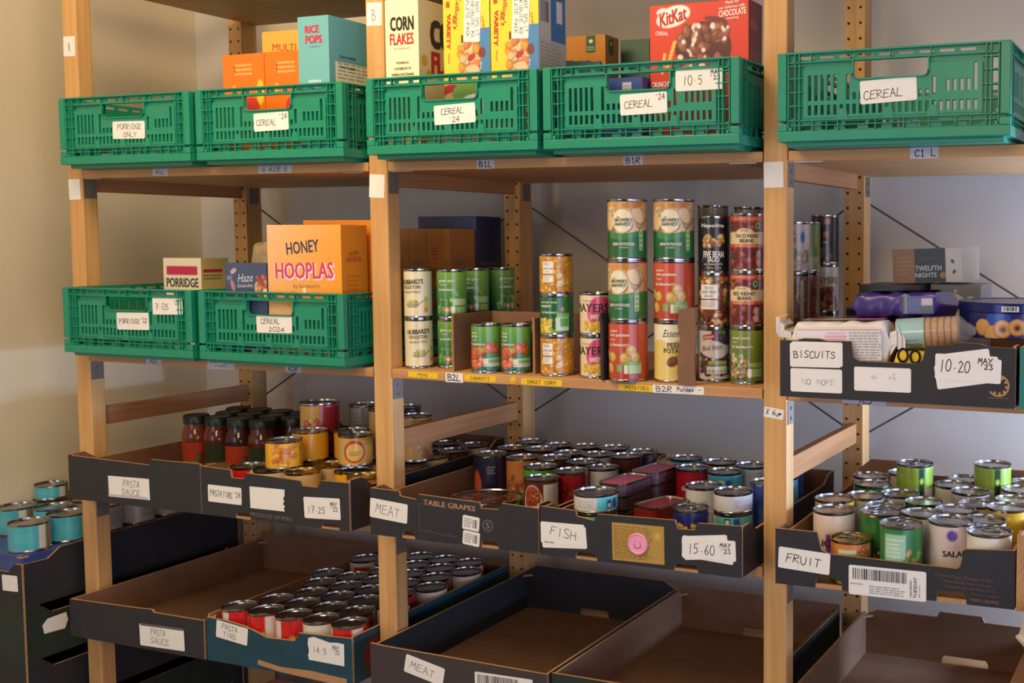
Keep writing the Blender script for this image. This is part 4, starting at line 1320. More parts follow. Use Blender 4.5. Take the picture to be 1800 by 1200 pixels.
TEALB, LILW = (60, 176, 186), (206, 202, 206)
DES = dict(
    mushy=d_mushy, greenpeas=d_greenpeas, carrots=d_carrots, corn=d_corn, sweetcorn2=d_sweetcorn2, pinkcorn=d_pinkcorn, grower=d_grower,
    newpot=d_newpot, essential=d_essential, fivebean=d_fivebean, beanmix=d_beanmix, blackbean=d_blackbean, taco=d_taco, kidney=d_kidney,
    lentils=d_lentils, greyback=d_greyback, whitele=d_whitele, olive=d_olive, darktall=d_darktall, yes=d_yes, chick=d_chick,
    pineapple=with_text(bands(WHITE, ('b', .62, 1, (222, 176, 44)), ('f', -40, 40, .70, 1, [(232, 190, 60), (206, 150, 30)], 30, 7), ('p', 14, 50, 0, 1, (214, 170, 50))), ('TESCO', -6, .50, 5, 18, (90, 90, 100))),
    slices=with_text(bands((228, 206, 196), ('p', 0, 40, .02, .66, (116, 50, 140))), ('SLICES', 0, .50, 11, 52, (60, 44, 70), 0, .02), ('PINEAPPLE', 4, .30, 7, 46, WHITE)),
    peach=bands((206, 130, 66), ('b', 0, .25, (60, 120, 50)), ('p', -20, 14, .12, .86, (206, 214, 170)), ('p', -17, -4, .3, .75, (130, 180, 90)), ('p', -2, 11, .3, .75, (130, 180, 90)), ('f', 16, 40, .3, .9, [(214, 140, 80), (196, 112, 54)], 12, 8), cell=1.8),
    greenfruit=bands((50, 130, 70), ('p', -30, 8, .02, .92, (160, 206, 176)), ('l', -27, 4, .08, .86, (226, 240, 230), 11), ('f', 8, 40, .05, .6, [(120, 180, 70), (70, 150, 60), (206, 150, 100)], 24, 7), cell=1.8),
    monte=with_text(bands((40, 110, 50), ('e', 6, .62, 8, 9, (206, 60, 40)), ('e', 6, .62, 5, 6, (240, 190, 60)), ('f', -20, 30, 0, .3, [(226, 120, 50), (206, 90, 40)], 14, 8), ('p', -12, 24, .30, .46, (20, 50, 30))), ('FRUIT', 5, .38, 6, 24, WHITE, 0, .02)),
    salad=with_text(bands((214, 196, 196), ('f', -30, 20, 0, .25, [(206, 150, 100), (190, 170, 120)], 12, 7), ('e', -2, .86, 9, 9, (100, 70, 170))), ('SALAD', 4, .56, 10, 44, (50, 44, 54), 0, .02)),
    cream=with_text(bands((226, 220, 212), ('l', -6, 34, .28, .74, (120, 120, 130), 7), ('l', -40, -12, .2, .6, (130, 130, 140), 5), ('p', -4, 4, .04, .2, (120, 150, 60)), cell=1.8), ('Grape', -22, .72, 5, 18, (70, 90, 110)), ('fruit', -22, .58, 5, 14, (70, 90, 110))),
    limesalad=bands_(bands((214, 212, 210), ('b', .60, 1, (140, 170, 50)), ('p', 4, 16, .34, 1, (24, 66, 50)), ('e', 10, .75, 4, 6, (190, 206, 60)), ('f', -20, 0, .02, .25, [(214, 180, 140), (206, 120, 100)], 8, 7))),
    pale=bands((206, 204, 206), ('b', 0, .3, (160, 170, 180)), ('l', -30, 30, .2, .8, (150, 150, 160), 7)),
    palewrap=bands((196, 198, 200), ('p', 0, 30, .1, .9, (150, 160, 170)), ('l', -30, 0, .2, .8, (120, 120, 130), 8)),
    navyorange=bands_(bands((34, 32, 62), ('e', -26, .25, 14, 44, (206, 90, 44)), ('p', -10, 24, .05, .2, (60, 80, 130)), ('l', 0, 20, .62, .82, (190, 190, 214), 3))),
    orangestew=bands((206, 130, 60), ('f', -40, 40, .05, .6, [(190, 90, 40), (226, 170, 90), (160, 70, 30)], 30, 7)),
    greenlabel=bands((80, 170, 40), ('b', .35, .55, (60, 66, 50)), ('b', .0, .3, (90, 176, 50))),
    chilli=bands((90, 34, 30), ('e', -14, .55, 22, 34, (222, 220, 214)), ('e', -14, .62, 19, 26, (150, 74, 50)), ('f', -30, 2, .5, .8, [(170, 84, 50), (130, 54, 36), (190, 110, 70)], 40, 4), ('p', 10, 50, .08, .95, (206, 198, 192)), ('l', 16, 44, .45, .85, (150, 146, 146), 8), ('f', -12, 10, .0, .14, [(226, 120, 50), (214, 180, 90)], 10, 5), cell=1.6),
    redplain=bands((150, 24, 34), ('f', -20, 30, .2, .7, [(170, 50, 40), (120, 20, 28)], 12, 9)),
    darkwrap=bands((60, 50, 54), ('l', -30, 30, .2, .8, (110, 100, 100), 7)),
    brownwrap=bands((110, 70, 50), ('f', -40, 40, .1, .7, [(130, 80, 50), (90, 50, 36)], 24, 7)),
    tuna=bands((214, 210, 208), ('p', 6, 60, 0, 1, (94, 200, 200)), ('l', -34, 2, .2, .8, (160, 160, 166), 5), ('p', 26, 36, .12, .76, (40, 80, 130)), ('p', 28, 34, .2, .5, WHITE), ('p', 40, 50, .1, .8, (40, 76, 150)), cell=1.6),
    tunateal=bands((94, 200, 200), ('p', -70, -20, 0, 1, (206, 206, 204)), ('p', 2, 14, .15, .9, (40, 60, 110)), ('p', 4, 12, .45, .8, WHITE), ('p', 20, 32, .1, .9, (60, 80, 170)), cell=1.6),
    tunawhite=bands((206, 204, 206), ('p', -6, 6, .2, .8, (180, 178, 184)), ('l', 8, 30, .3, .7, (170, 170, 176), 3)),
    pilchard=with_text(bands((186, 24, 40), ('b', .93, 1, (150, 20, 30))), ('GLENRYCK', 0, .66, 9, 44, WHITE, 0, .02), ('PILCHARDS', 2, .36, 8, 44, (226, 150, 150), 0, .01), ('TOMATO SAUCE', 4, .18, 4, 36, (226, 150, 150))),
    princes=with_text(bands((30, 36, 100), ('f', -22, -6, .66, .76, [(230, 170, 70)], 5, 5), ('f', 4, 18, .66, .76, [(230, 170, 70)], 5, 5), ('e', 26, .5, 3, 14, (206, 206, 170)), ('e', 30, .24, 10, 9, (226, 130, 60)), cell=1.6), ('COD ROE', 0, .48, 5.5, 30, (206, 214, 190), 0, .015), ('PRESSED', 0, .35, 4, 24, (206, 214, 190), 0, .01), ('PRINCES', 0, .14, 8, 36, WHITE, 0, .02)),
    bluetuna=bands((70, 170, 200), ('p', -14, -2, .1, .9, WHITE), ('p', 2, 12, .1, .9, (40, 80, 160)), ('p', 18, 40, 0, 1, (110, 190, 214))),
    bluetall=bands((36, 60, 130), ('p', -20, 20, .3, .7, (50, 80, 160)), ('l', -16, 16, .3, .6, (110, 130, 190), 4)),
    yellowtin=bands((232, 170, 40), ('f', -24, 24, .06, .96, [(226, 150, 30), (236, 186, 60), (206, 110, 40)], 30, 6), ('p', 34, 80, 0, 1, (190, 120, 40)), ('l', -14, 16, .15, .85, (190, 90, 30), 6), cell=1.8),
    ringtin=bands_(bands((222, 170, 76), ('e', 0, .48, 23, 24, (190, 66, 36)), ('e', 0, .46, 18.5, 19, (230, 190, 100)), ('l', -11, 15, .32, .50, (150, 90, 50), 2), ('p', -40, -24, .2, .9, (200, 176, 110)), cell=1.6)),
    spaghetti=bands((170, 40, 50), ('p', -80, -12, 0, 1, (214, 166, 84)), ('f', -50, -6, 0, .7, [(190, 60, 40), (206, 84, 50), (226, 170, 90)], 50, 8), ('f', -6, 24, 0, .45, [(160, 34, 40), (190, 70, 56)], 30, 8), cell=2),
    redtin=bands((206, 34, 28), ('e', -4, .45, 20, 7, (240, 180, 80)), ('p', 22, 70, 0, 1, (226, 214, 206)), ('p', -80, -40, 0, 1, (214, 200, 196))),
    whitetin=bands((216, 206, 196), ('l', -30, 30, .2, .7, (170, 160, 156), 5)),
    creamtin=bands((206, 178, 130), ('p', -20, 20, .2, .7, (214, 190, 146))),
    pinkyellow=bands((206, 160, 96), ('e', 2, .55, 12, 10, (190, 90, 110)), ('f', -30, 30, 0, .3, [(190, 100, 60), (214, 170, 110)], 20, 6)),
    brownfoil=bands((190, 120, 50), ('b', 0, .3, (206, 140, 60))),
    redpasta=bands((200, 30, 28), ('f', -14, 12, .38, .62, [(232, 160, 70), (214, 120, 50)], 20, 6), ('p', 16, 40, 0, 1, (220, 210, 204)), ('p', -48, -30, 0, 1, (216, 204, 198)), ('p', -4, 2, .05, .3, (210, 206, 200))),
    whitepasta=bands((214, 204, 190), ('p', 20, 60, 0, .9, (190, 40, 36)), ('l', -24, 14, .1, .8, (170, 160, 156), 8)),
    darkpasta=bands((90, 40, 36), ('p', 0, 40, 0, 1, (150, 36, 34))),
    tealtin=bands((72, 168, 184), ('p', 18, 34, 0, 1, (206, 206, 200)), ('p', 36, 80, 0, 1, (150, 104, 74)), ('l', -30, 14, .3, .7, (110, 186, 196), 4)),
    greytin=bands((150, 144, 128), ('l', -30, 30, .2, .8, (110, 106, 96), 6)),
)
_tin_mesh, _label_mesh, _text_cachem, _tabs = {}, {}, {}, {}


def tin_body(r, h, gold=False):
    k = (round(r, 4), round(h, 4), gold)
    if k not in _tin_mesh:
        p = [(.0005, .003), (r * .92, .003), (r * .95, 0), (r * .99, 0), (r, .003), (r * .972, .0049), (r * .972, h - .0049), (r, h - .0032), (r, h - .0004), (r * .985, h),
             (r * .955, h - .0006), (r * .935, h - .0052), (r * .86, h - .0046), (r * .84, h - .0036), (r * .70, h - .0036), (r * .68, h - .0044), (r * .52, h - .0044), (r * .50, h - .0038), (.0005, h - .0038)]
        _tin_mesh[k] = MB().lathe(p, 36).mesh('tin', [M_GOLD if gold else M_TIN], True)
    return _tin_mesh[k]


def pull_tab(r):
    k = round(r, 4)
    if k not in _tabs:
        b = MB()
        n = 14
        for i in range(n):
            a0, a1 = 2 * PI * i / n, 2 * PI * (i + 1) / n
            b.tube((.008 * math.cos(a0), .011 * math.sin(a0), 0), (.008 * math.cos(a1), .011 * math.sin(a1), 0), .0013, 5)
        b.box(-.005, .005, .010, .021, -.0008, .0010)
        b.tube((0, .017, -.001), (0, .017, .0018), .003, 8)
        _tabs[k] = b.mesh('pull_tab', [M_STEEL], True)
    return _tabs[k]


def aim(x, y):
    """bearing of the aisle in front of the shelves, so labels are turned to the shopper"""
    d = (CAM.x - x, CAM.y - y)
    return math.atan2(d[0], -d[1])


def tin(label, x, y, z, r, h, des, turn=0.0, group=None, tab=False, gold=False, cat='tin', text=True, tilt=(0, 0)):
    o = link('food_tin', tin_body(r, h, gold), None, (x, y, z), (tilt[0], tilt[1], aim(x, y) + R(turn)))
    tag(o, label, cat, group)
    k = (des, round(r, 4), round(h, 4))
    if k not in _label_mesh:
        c, t = DES[des](r * 1000, h * 1000 - 10.0)
        rr = r * .9745
        a = c.U / (r * 1000)
        P3 = np.stack([rr * np.sin(a), -rr * np.cos(a), c.V / 1000 + .0050], -1)
        _label_mesh[k] = grid_mesh('paper_wrapper', [(P3, c.C)], M_PRINT)
        _text_cachem[k] = t
    w = link('paper_wrapper', _label_mesh[k], o)
    t = _text_cachem[k]
    if t and text:
        if isinstance(t, list):
            rl = r * .9745 + .0004
            L = lettering(w, t, lambda u, v, q=0: ((rl + q) * math.sin(u / r), -(rl + q) * math.cos(u / r), v + .0050))
            _text_cachem[k] = L.data
        else:
            link('lettering', t, w)
    if tab:
        link('pull_tab', pull_tab(r), o, (0, r * .35, h - .0020), (0, 0, R(tab if tab is not True else 30)))
    return o


# --- stacked vegetable tins on the middle shelf
Z = S2 + .0004


def column(x, y, r, rows, gap=.0004):
    z = Z
    for h, des, turn, label in rows:
        tin(label, x, y, z, r, h, des, turn, 'vegetable and bean tins on the middle shelf')
        z += h + gap


column(.927, .045, .0278, [(.1000, 'mushy', 0, 'lower cream mushy peas tin at the left end of the middle shelf'), (.0995, 'mushy', -26, 'upper cream mushy peas tin stacked beside the left post')])
column(.9855, .076, .0300, [(.0990, 'greenpeas', -8, 'lower green peas tin half hidden by the brown card divider'), (.0990, 'greenpeas', -10, 'upper green peas tin next to the upper mushy peas tin')])
column(.970, .172, .0300, [(.0990, 'greenpeas', -30, 'bottom green peas tin behind the card divider'), (.0990, 'greenpeas', -6, 'green peas tin on top, second in its row from the mushy peas')])
column(.990, .236, .0300, [(.0990, 'greenpeas', 20, 'hidden green peas tin low behind the carrots box'), (.0990, 'greenpeas', 40, 'rearmost green peas tin on top, in shadow before the blue carton')])
column(1.1005, .030, .0290, [(.0955, 'carrots', -16, 'left carrots tin inside the brown card box')])
column(1.1610, .044, .0290, [(.0955, 'carrots', -18, 'right carrots tin inside the brown card box')])
column(1.1700, .112, .0290, [(.0955, 'carrots', 60, 'carrots tin behind the right one, only its rim showing')])
column(1.2550, .042, .0325, [(.0770, 'corn', -16, 'bottom yellow sweetcorn tin of the stack of three'), (.0775, 'sweetcorn2', -16, 'dark green sweetcorn tin in the middle of the stack of three'), (.0770, 'corn', -10, 'top yellow sweetcorn tin of the stack of three')])
column(1.3420, .040, .0305, [(.0800, 'pinkcorn', -14, 'lower pink and cream sweetcorn tin'), (.0800, 'pinkcorn', -8, 'upper pink and cream sweetcorn tin')])
column(1.3800, .105, .0305, [(.0800, 'pinkcorn', 40, 'lower pink sweetcorn tin in the second row'), (.0800, 'pinkcorn', 50, 'upper pink sweetcorn tin in the second row, just its rim showing')])
column(1.4210, .022, .0370, [(.1110, 'newpot', -22, 'orange new potatoes tin at the bottom of the left potato stack'), (.1105, 'grower', -22, 'green new potatoes tin in the middle of the left potato stack'), (.1105, 'grower', -6, 'green new potatoes tin on top of the left potato stack')])
column(1.5040, .046, .0382, [(.1110, 'essential', 4, 'pale yellow peeled potatoes tin partly behind the card strip'), (.1105, 'newpot', -20, 'orange new potatoes tin in the middle of the right potato stack'), (.1105, 'grower', -4, 'green new potatoes tin on top of the right potato stack')])
column(1.5720, .074, .0292, [(.0985, 'blackbean', 0, 'white and purple black beans tin at the bottom beside the card strip'), (.0985, 'beanmix', -8, 'mixed bean salad tin with white panel in the middle of its stack'), (.1050, 'fivebean', -6, 'black five bean salad tin on top of its stack')])
column(1.6420, .064, .0310, [(.1020, 'lentils', -16, 'green lentils tin at the bottom beside the right post'), (.1000, 'kidney', -14, 'red kidney beans tin in the middle of its stack'), (.1040, 'taco', -4, 'taco mixed beans tin on top beside the right post')])
column(1.5350, .150, .0300, [(.1080, 'greyback', 0, 'bottom grey tin in the rear row behind the five bean salad'), (.1080, 'greyback', 20, 'second grey tin of the rear row behind the five bean salad'), (.1080, 'greyback', 40, 'topmost grey tin rising behind the five bean salad tin')])
column(1.6050, .165, .0300, [(.1070, 'greyback', 60, 'bottom grey tin in the rear row behind the taco beans'), (.1070, 'greyback', 90, 'second grey tin of the rear row behind the taco beans'), (.1070, 'greyback', 30, 'topmost grey tin peeping between the five bean and taco tins')])
column(1.6680, .140, .0280, [(.1070, 'greyback', 0, 'bottom grey tin hidden behind the knotty post'), (.1070, 'greyback', 30, 'second grey tin hidden behind the knotty post'), (.1050, 'greyback', 8, 'topmost grey tin just behind the taco beans tin')])
column(1.6640, .258, .0285, [(.0960, 'chick', 0, 'chickpea tin at the bottom just right of the knotty post'), (.0980, 'chick', 30, 'chickpea tin second up just right of the knotty post'), (.1000, 'whitele', 4, 'pale tin with a blue oval, seen just right of the knotty post')])
column(1.6600, .330, .0285, [(.0960, 'chick', 50, 'chickpea tin at the bottom under the olive green tin'), (.0980, 'chick', -6, 'chickpea tin right under the olive green tin'), (.1010, 'olive', 0, 'olive green tin on top, seen right of the knotty post')])
column(1.6660, .428, .0300, [(.1060, 'yes', 60, 'cream tin at the bottom of the darkest column by the rear post'), (.1020, 'yes', -4, 'cream tin with big letters under the black tin'), (.1030, 'darktall', 0, 'black tin with an orange dot beside the rear post')])

# --- brown card box and dividers among the tins
_b = tag(empty('card_divider', (1.026, .012, S2)), 'open brown card box around the carrots tins', 'cardboard')
MB().box(.008, .012, 0, .125, .0005, .112).build('left_panel', [M_BROWNC], _b)
MB().box(.008, .222, .125, .129, .0005, .112).build('back_panel', [M_BROWNC], _b)
MB().box(.178, .183, .024, .125, .0005, .108).build('right_panel', [M_BROWNC], _b)
mbe = MB()
for px, yy in ((.010, -.0002), (.1805, .0238)):
    for k in range(26):
        z0 = .001 + k * .0042
        mbe.box(px - .0026, px + .0026, yy - .0008, yy, z0, z0 + .0026)
mbe.build('corrugated_edge', [M_EDGEC], _b)
_b = tag(empty('card_divider', (1.377, -.004, S2)), 'black printed card edge between the pink sweetcorn and the potatoes', 'cardboard')
MB().prism([(0, 0.0005), (.006, .0005), (.006, .10), (.002, .125), (-.003, .118), (0, .10)], lambda a, b, q: (a, q, b), 0, .06, 0, 0, 0).build('card_strip', [M_BLACKC], _b)
_b = tag(empty('card_divider', (1.543, -.013, S2)), 'torn upright brown card strip in front of the peeled potatoes tin', 'cardboard')
MB().prism([(-.002, .0005), (.026, .0005), (.025, .045), (.028, .090), (.026, .140), (.000, .136), (-.003, .110), (.002, .085), (-.003, .05)],
           lambda a, b, q: (a, q + a * .35, b), 0, .0045, 0, 0, 1).build('card_strip', [M_BROWNC, M_EDGEC], _b)
# ------------------------------------------------------------------ cartons


def carton(name, label, cat, x0, x1, y, depth, z0, z1, base, front=None, ftext=(), side=None, stext=(), top=None, group=None,
           yaw=0.0, roll=0.0, cell=1.6, flap=True):
    w, h = x1 - x0, z1 - z0
    W_, H_, D_ = w * 1000, h * 1000, depth * 1000
    fc = Cv(0, W_, 0, H_, cell, base)
    if front:
        front(fc, W_, H_)
    scv = Cv(0, D_, 0, H_, cell if side else 8, base)
    if side:
        side(scv, D_, H_)

    def flat(rgb):
        return np.ones((2, 2, 3)) * np.asarray(rgb, float)

    def q(a, b, c, d):
        return np.array([[a, b], [d, c]], float)
    X, Y = w / 2, depth / 2
    o3 = np.full_like(fc.U, -Y)
    parts = [(np.stack([fc.U / 1000 - X, o3, fc.V / 1000], -1), fc.C),
             (np.stack([np.full_like(scv.U, X), scv.U / 1000 - Y, scv.V / 1000], -1), scv.C),
             (q((-X, Y, 0), (-X, -Y, 0), (-X, -Y, h), (-X, Y, h)), flat(base)),
             (q((X, Y, 0), (-X, Y, 0), (-X, Y, h), (X, Y, h)), flat(base)),
             (q((-X, -Y, h), (X, -Y, h), (X, Y, h), (-X, Y, h)), flat(top or base)),
             (q((-X, Y, 0), (X, Y, 0), (X, -Y, 0), (-X, -Y, 0)), flat(base))]
    o = link(name, grid_mesh(name, parts, M_PRINTM, False), None, (x0 + X, y + Y, z0), (0, R(-roll), R(yaw)))
    tag(o, label, cat, group)
    if flap:
        k = mat('flap_%02x%02x%02x' % tuple(int(v) for v in (top or base)), top or base, .5)
        MB().box(-X + .0006, X - .0006, -Y + .0006, Y * .25, h, h + .0007).build('top_flap', k, o)
    if ftext:
        words(o, ftext, lambda u, v, q=0: (u - X, -Y - .0004 - q, v))
    if stext:
        words(o, stext, lambda u, v, q=0: (X + .0004 + q, u - Y, v))
    return o


B1 = S1 + .0135
B2 = S2 + .0135
DK = (40, 38, 40)
# --- top row
def f(c, w, h):
    c.rect(0, w, 0, h, (108, 176, 188)).lines(24, 58, 108, 150, 4, (226, 236, 238), 3)


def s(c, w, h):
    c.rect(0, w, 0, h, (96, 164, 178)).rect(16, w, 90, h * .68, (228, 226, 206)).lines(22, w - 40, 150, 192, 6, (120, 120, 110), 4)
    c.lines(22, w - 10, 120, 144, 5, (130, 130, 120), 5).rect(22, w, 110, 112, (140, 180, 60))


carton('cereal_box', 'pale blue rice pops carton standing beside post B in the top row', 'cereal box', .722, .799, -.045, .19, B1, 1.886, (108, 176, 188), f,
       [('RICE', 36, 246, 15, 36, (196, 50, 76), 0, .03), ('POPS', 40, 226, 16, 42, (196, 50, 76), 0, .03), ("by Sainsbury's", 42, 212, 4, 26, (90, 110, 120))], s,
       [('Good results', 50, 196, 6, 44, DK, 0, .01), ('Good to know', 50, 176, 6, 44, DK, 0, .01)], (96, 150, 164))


def f(c, w, h):
    c.lines(34, 82, h - 45, h - 18, 3, (250, 200, 150), 3).ell(30, h - 72, 5, 9, (246, 190, 40)).ell(76, h - 110, 22, 20, (206, 60, 50)).ell(w - 12, h - 80, 10, 26, (250, 200, 60))
    c.ell(32, h - 26, 2, 2, (80, 80, 40)).ell(32, h - 34, 2, 2, (80, 80, 40))


for xx, nm in ((.473, 'left of two bright orange cartons behind the labelled crate of cereal'), (.588, 'right of two bright orange cartons, next to the pale blue rice carton')):
    carton('cereal_box', nm, 'cereal box', xx, xx + .113, .000, .085, B1, 1.832, (238, 116, 24), f, (), None, (), (226, 110, 24), 'orange cereal cartons')
carton('cereal_box', 'amber carton lettered MULTI standing behind the two orange cartons', 'cereal box', .479, .660, .100, .065, B1, 1.897, (236, 176, 78), None,
       [('MULTI', 62, 247, 15, 66, (190, 84, 40), -3, .01)], group='orange cereal cartons')


def f(c, w, h):
    c.rect(0, w, 0, h, (238, 230, 196)).lines(22, 60, 118, 126, 1, (120, 100, 60))


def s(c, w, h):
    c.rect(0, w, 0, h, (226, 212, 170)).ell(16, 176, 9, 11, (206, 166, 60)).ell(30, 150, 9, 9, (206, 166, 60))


carton('cereal_box', 'cream corn flakes carton at the left end of its crate, by post B', 'cereal box', .928, 1.006, -.035, .19, B1, 1.906, (232, 222, 184), f,
       [('CORN', 40, 245, 27, 56, (40, 38, 36), 0, .03), ('FLAKES', 39, 216, 22, 56, (190, 40, 48), 0, .02), ("by Sainsbury's", 40, 198, 5, 36, (196, 80, 80)),
        ('VITAMIN B12', 40, 171, 5, 30, (70, 64, 50), 0, .01), ('CONTRIBUTED TO', 40, 160, 5, 40, (70, 64, 50), 0, .01), ('NORMAL FUNCTIONING', 40, 149, 5, 52, (70, 64, 50), 0, .01)],
       s, [('CORN', 92, 230, 56, 118, (46, 44, 42), 0, .05), ('FLAKES', 96, 175, 44, 122, (190, 40, 48), 0, .04)], (226, 214, 170))


def variety(c, w, h):
    c.rect(0, w, 0, h, (232, 204, 60))
    c.area((c.U > 36 + (c.V - 150) * .30) & (c.V > 130), (224, 178, 130))
    c.area((c.U > 60) & (c.V > 236), (110, 96, 150))
    c.area(c.U > w * .82, (236, 206, 60))
    c.area((c.U > w * .78) & (c.V < 225), (70, 130, 190))
    c.pieces(34, 84, 140, 200, 26, 9, 8, [(224, 178, 140), (206, 120, 80), (230, 150, 60), (236, 200, 160)], 5, .1)
    c.ell(66, 150, 12, 9, (226, 190, 160)).ell(62, 172, 10, 6, (170, 60, 50), 30).ell(86, 180, 8, 10, (120, 60, 60))
    c.rect(8, 22, h - 44, h - 24, (40, 36, 44)).rect(11, 19, h - 40, h - 28, (226, 140, 120), 0, 20)
    c.rect(0, w, 0, 122, (226, 214, 190)).ell(20, 90, 50, 34, (170, 36, 46)).ell(26, 82, 40, 28, (206, 170, 100)).ell(66, 106, 48, 26, (110, 150, 70)).ell(72, 90, 34, 15, (236, 232, 226)).rect(54, 72, 84, 96, (200, 60, 66), 0, 15).ell(84, 108, 4, 4, (226, 236, 220)).rect(40, 44, 200, 214, (90, 50, 40))
    c.rect(66, 82, 56, 66, (200, 60, 66), 0, 15).ell(84, 82, 4, 4, (226, 236, 220)).rect(40, 44, 200, 214, (90, 50, 40))


def vside(c, w, h):
    c.rect(0, w, 0, h, (206, 204, 196)).rect(w * .45, w, 200, h, (56, 116, 180)).bars(8, 34, 232, 270, 5, (60, 60, 64), True).rect(4, w, 120, 200, (196, 196, 190))
    c.lines(6, w - 6, 130, 196, 10, (150, 150, 150), 6).rect(w * .66, w * .88, 236, 276, (226, 226, 224))


for k, (xa, nm) in enumerate(((1.066, 'left of the two yellow variety packs in the crate, next to the cream carton'), (1.172, 'right of the two yellow variety packs, at the end of the crate'))):
    o = carton('variety_pack', nm, 'cereal box', xa, xa + .103, -.038, .090, B1, 1.945, (226, 196, 56), variety,
               [("Kellogg's", 30, 256, 13, 62, (180, 40, 40), -98, .01, .2), ('8', 11, 272, 12, 9, (190, 60, 40), 0, .03), ('VARIETY', 12, 222, 9, 66, (190, 60, 40), -92, .03), ('PACKS', 12, 172, 4, 18, (150, 70, 40), -92),
                ("Kellogg's", 90, 234, 5, 24, (190, 50, 40), -80), ('Rice', 84, 156, 4, 12, (230, 236, 244), -90, .01)], vside, (), None, 'yellow variety packs')
    sticker(o, .036, .103, (.0145, -.0452, .2515), [('DO NOT SPLIT', .0105, .001, .0068, .084, -87), ('DISTRIBUTE AS', .0, .001, .0068, .090, -87), ('COMPLETE PACK', -.0105, .001, .0068, .088, -87)], -3, inkm=M_INKB, pen=.0009)


def f(c, w, h):
    c.rect(0, w, 0, h, (214, 56, 34))
    c.ell(46, 226, 34, 18, WHITE, 14).ell(24, 236, 11, 6, (236, 226, 224), 10)
    c.ell(104, 168, 54, 46, (84, 34, 30))
    c.pieces(60, 148, 120, 206, 44, 13, 8, [(150, 84, 66), (170, 104, 84), (130, 66, 54)], 9, .25)
    rn = random.Random(4)
    for _ in range(18):
        c.ell(rn.uniform(58, 150), rn.uniform(130, 214), rn.uniform(2, 5), rn.uniform(2, 7), (240, 220, 206), rn.uniform(0, 180))
    c.ell(128, 216, 22, 5, (110, 44, 50), -10).ell(147, 206, 5, 9, (110, 44, 50), 30).ell(151, 201, 2.5, 3.5, (240, 230, 226))
    for k in range(7):
        c.ell(34 + k * 2.4, 138 + k * 7, 5, 3.4, (232, 190, 90), 40).ell(24 + k * .8, 130 + k * 5, 4, 3, (232, 190, 90), 110)
    c.lines(4, 36, 52, 62, 1, (240, 220, 210), 3)


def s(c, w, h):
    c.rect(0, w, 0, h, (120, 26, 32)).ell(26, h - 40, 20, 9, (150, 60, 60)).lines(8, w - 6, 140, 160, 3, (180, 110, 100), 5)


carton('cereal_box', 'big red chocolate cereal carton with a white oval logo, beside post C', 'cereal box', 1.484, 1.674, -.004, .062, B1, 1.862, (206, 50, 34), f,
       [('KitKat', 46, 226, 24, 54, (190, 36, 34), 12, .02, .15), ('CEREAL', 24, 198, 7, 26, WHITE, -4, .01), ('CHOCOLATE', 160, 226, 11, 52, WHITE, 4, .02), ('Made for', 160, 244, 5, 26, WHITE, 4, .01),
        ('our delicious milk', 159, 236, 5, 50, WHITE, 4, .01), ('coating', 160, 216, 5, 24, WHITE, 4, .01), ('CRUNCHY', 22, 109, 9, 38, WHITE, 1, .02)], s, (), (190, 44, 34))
carton('cereal_box', 'narrow orange carton edge showing behind the big red carton', 'cereal box', 1.452, 1.640, .062, .05, B1, 1.862, (214, 140, 50), None, flap=False)


def f(c, w, h):
    c.rect(0, w, 0, h, (60, 84, 160)).rect(w - 40, w - 22, 74, 112, (214, 214, 220), 0).lines(w - 38, w - 24, 78, 108, 6, (150, 150, 160), 3)


carton('cereal_box', 'blue carton seen through the hand hole of the crate with the 10.5 label', 'cereal box', 1.404, 1.482, -.030, .06, B1, 1.735, (60, 84, 160), f)


def f(c, w, h):
    c.rect(0, w, 0, h, (196, 128, 50)).rect(48, 70, h - 36, h, (40, 90, 60), 3).ell(59, h - 12, 5, 4, (226, 232, 220)).lines(50, 68, h - 32, h - 22, 2, (226, 232, 220), 3)


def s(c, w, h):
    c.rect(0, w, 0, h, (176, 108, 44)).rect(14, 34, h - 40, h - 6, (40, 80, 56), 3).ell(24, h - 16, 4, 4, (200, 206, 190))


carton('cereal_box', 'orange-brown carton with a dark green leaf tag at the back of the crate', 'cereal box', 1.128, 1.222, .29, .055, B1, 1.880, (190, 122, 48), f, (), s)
carton('cereal_box', 'dark teal carton at the back of the crate, right of the leaf-tagged carton', 'cereal box', 1.205, 1.275, .385, .05, B1, 1.884, (74, 104, 100), None)


def blob(name, nx, ny, fn, m, parent=None, loc=(0, 0, 0), rot=(0, 0, 0), mats=None):
    """closed bag-like surface; fn(s,t) -> xyz with s round the bag, t end to end"""
    mb = MB()
    mb.v = [tuple(fn(i / nx, j / ny)) for j in range(ny + 1) for i in range(nx)]
    for j in range(ny):
        for i in range(nx):
            a, k = j * nx + i, j * nx + (i + 1) % nx
            mb.f.append((a, k, k + nx, a + nx))
            mb.m.append(0 if mats is None else mats(i / nx, j / ny))
    mb.f += [tuple(range(nx - 1, -1, -1)), tuple(range(ny * nx, ny * nx + nx))]
    mb.m += [0, 0]
    return mb.build(name, m, parent, loc, rot, True)


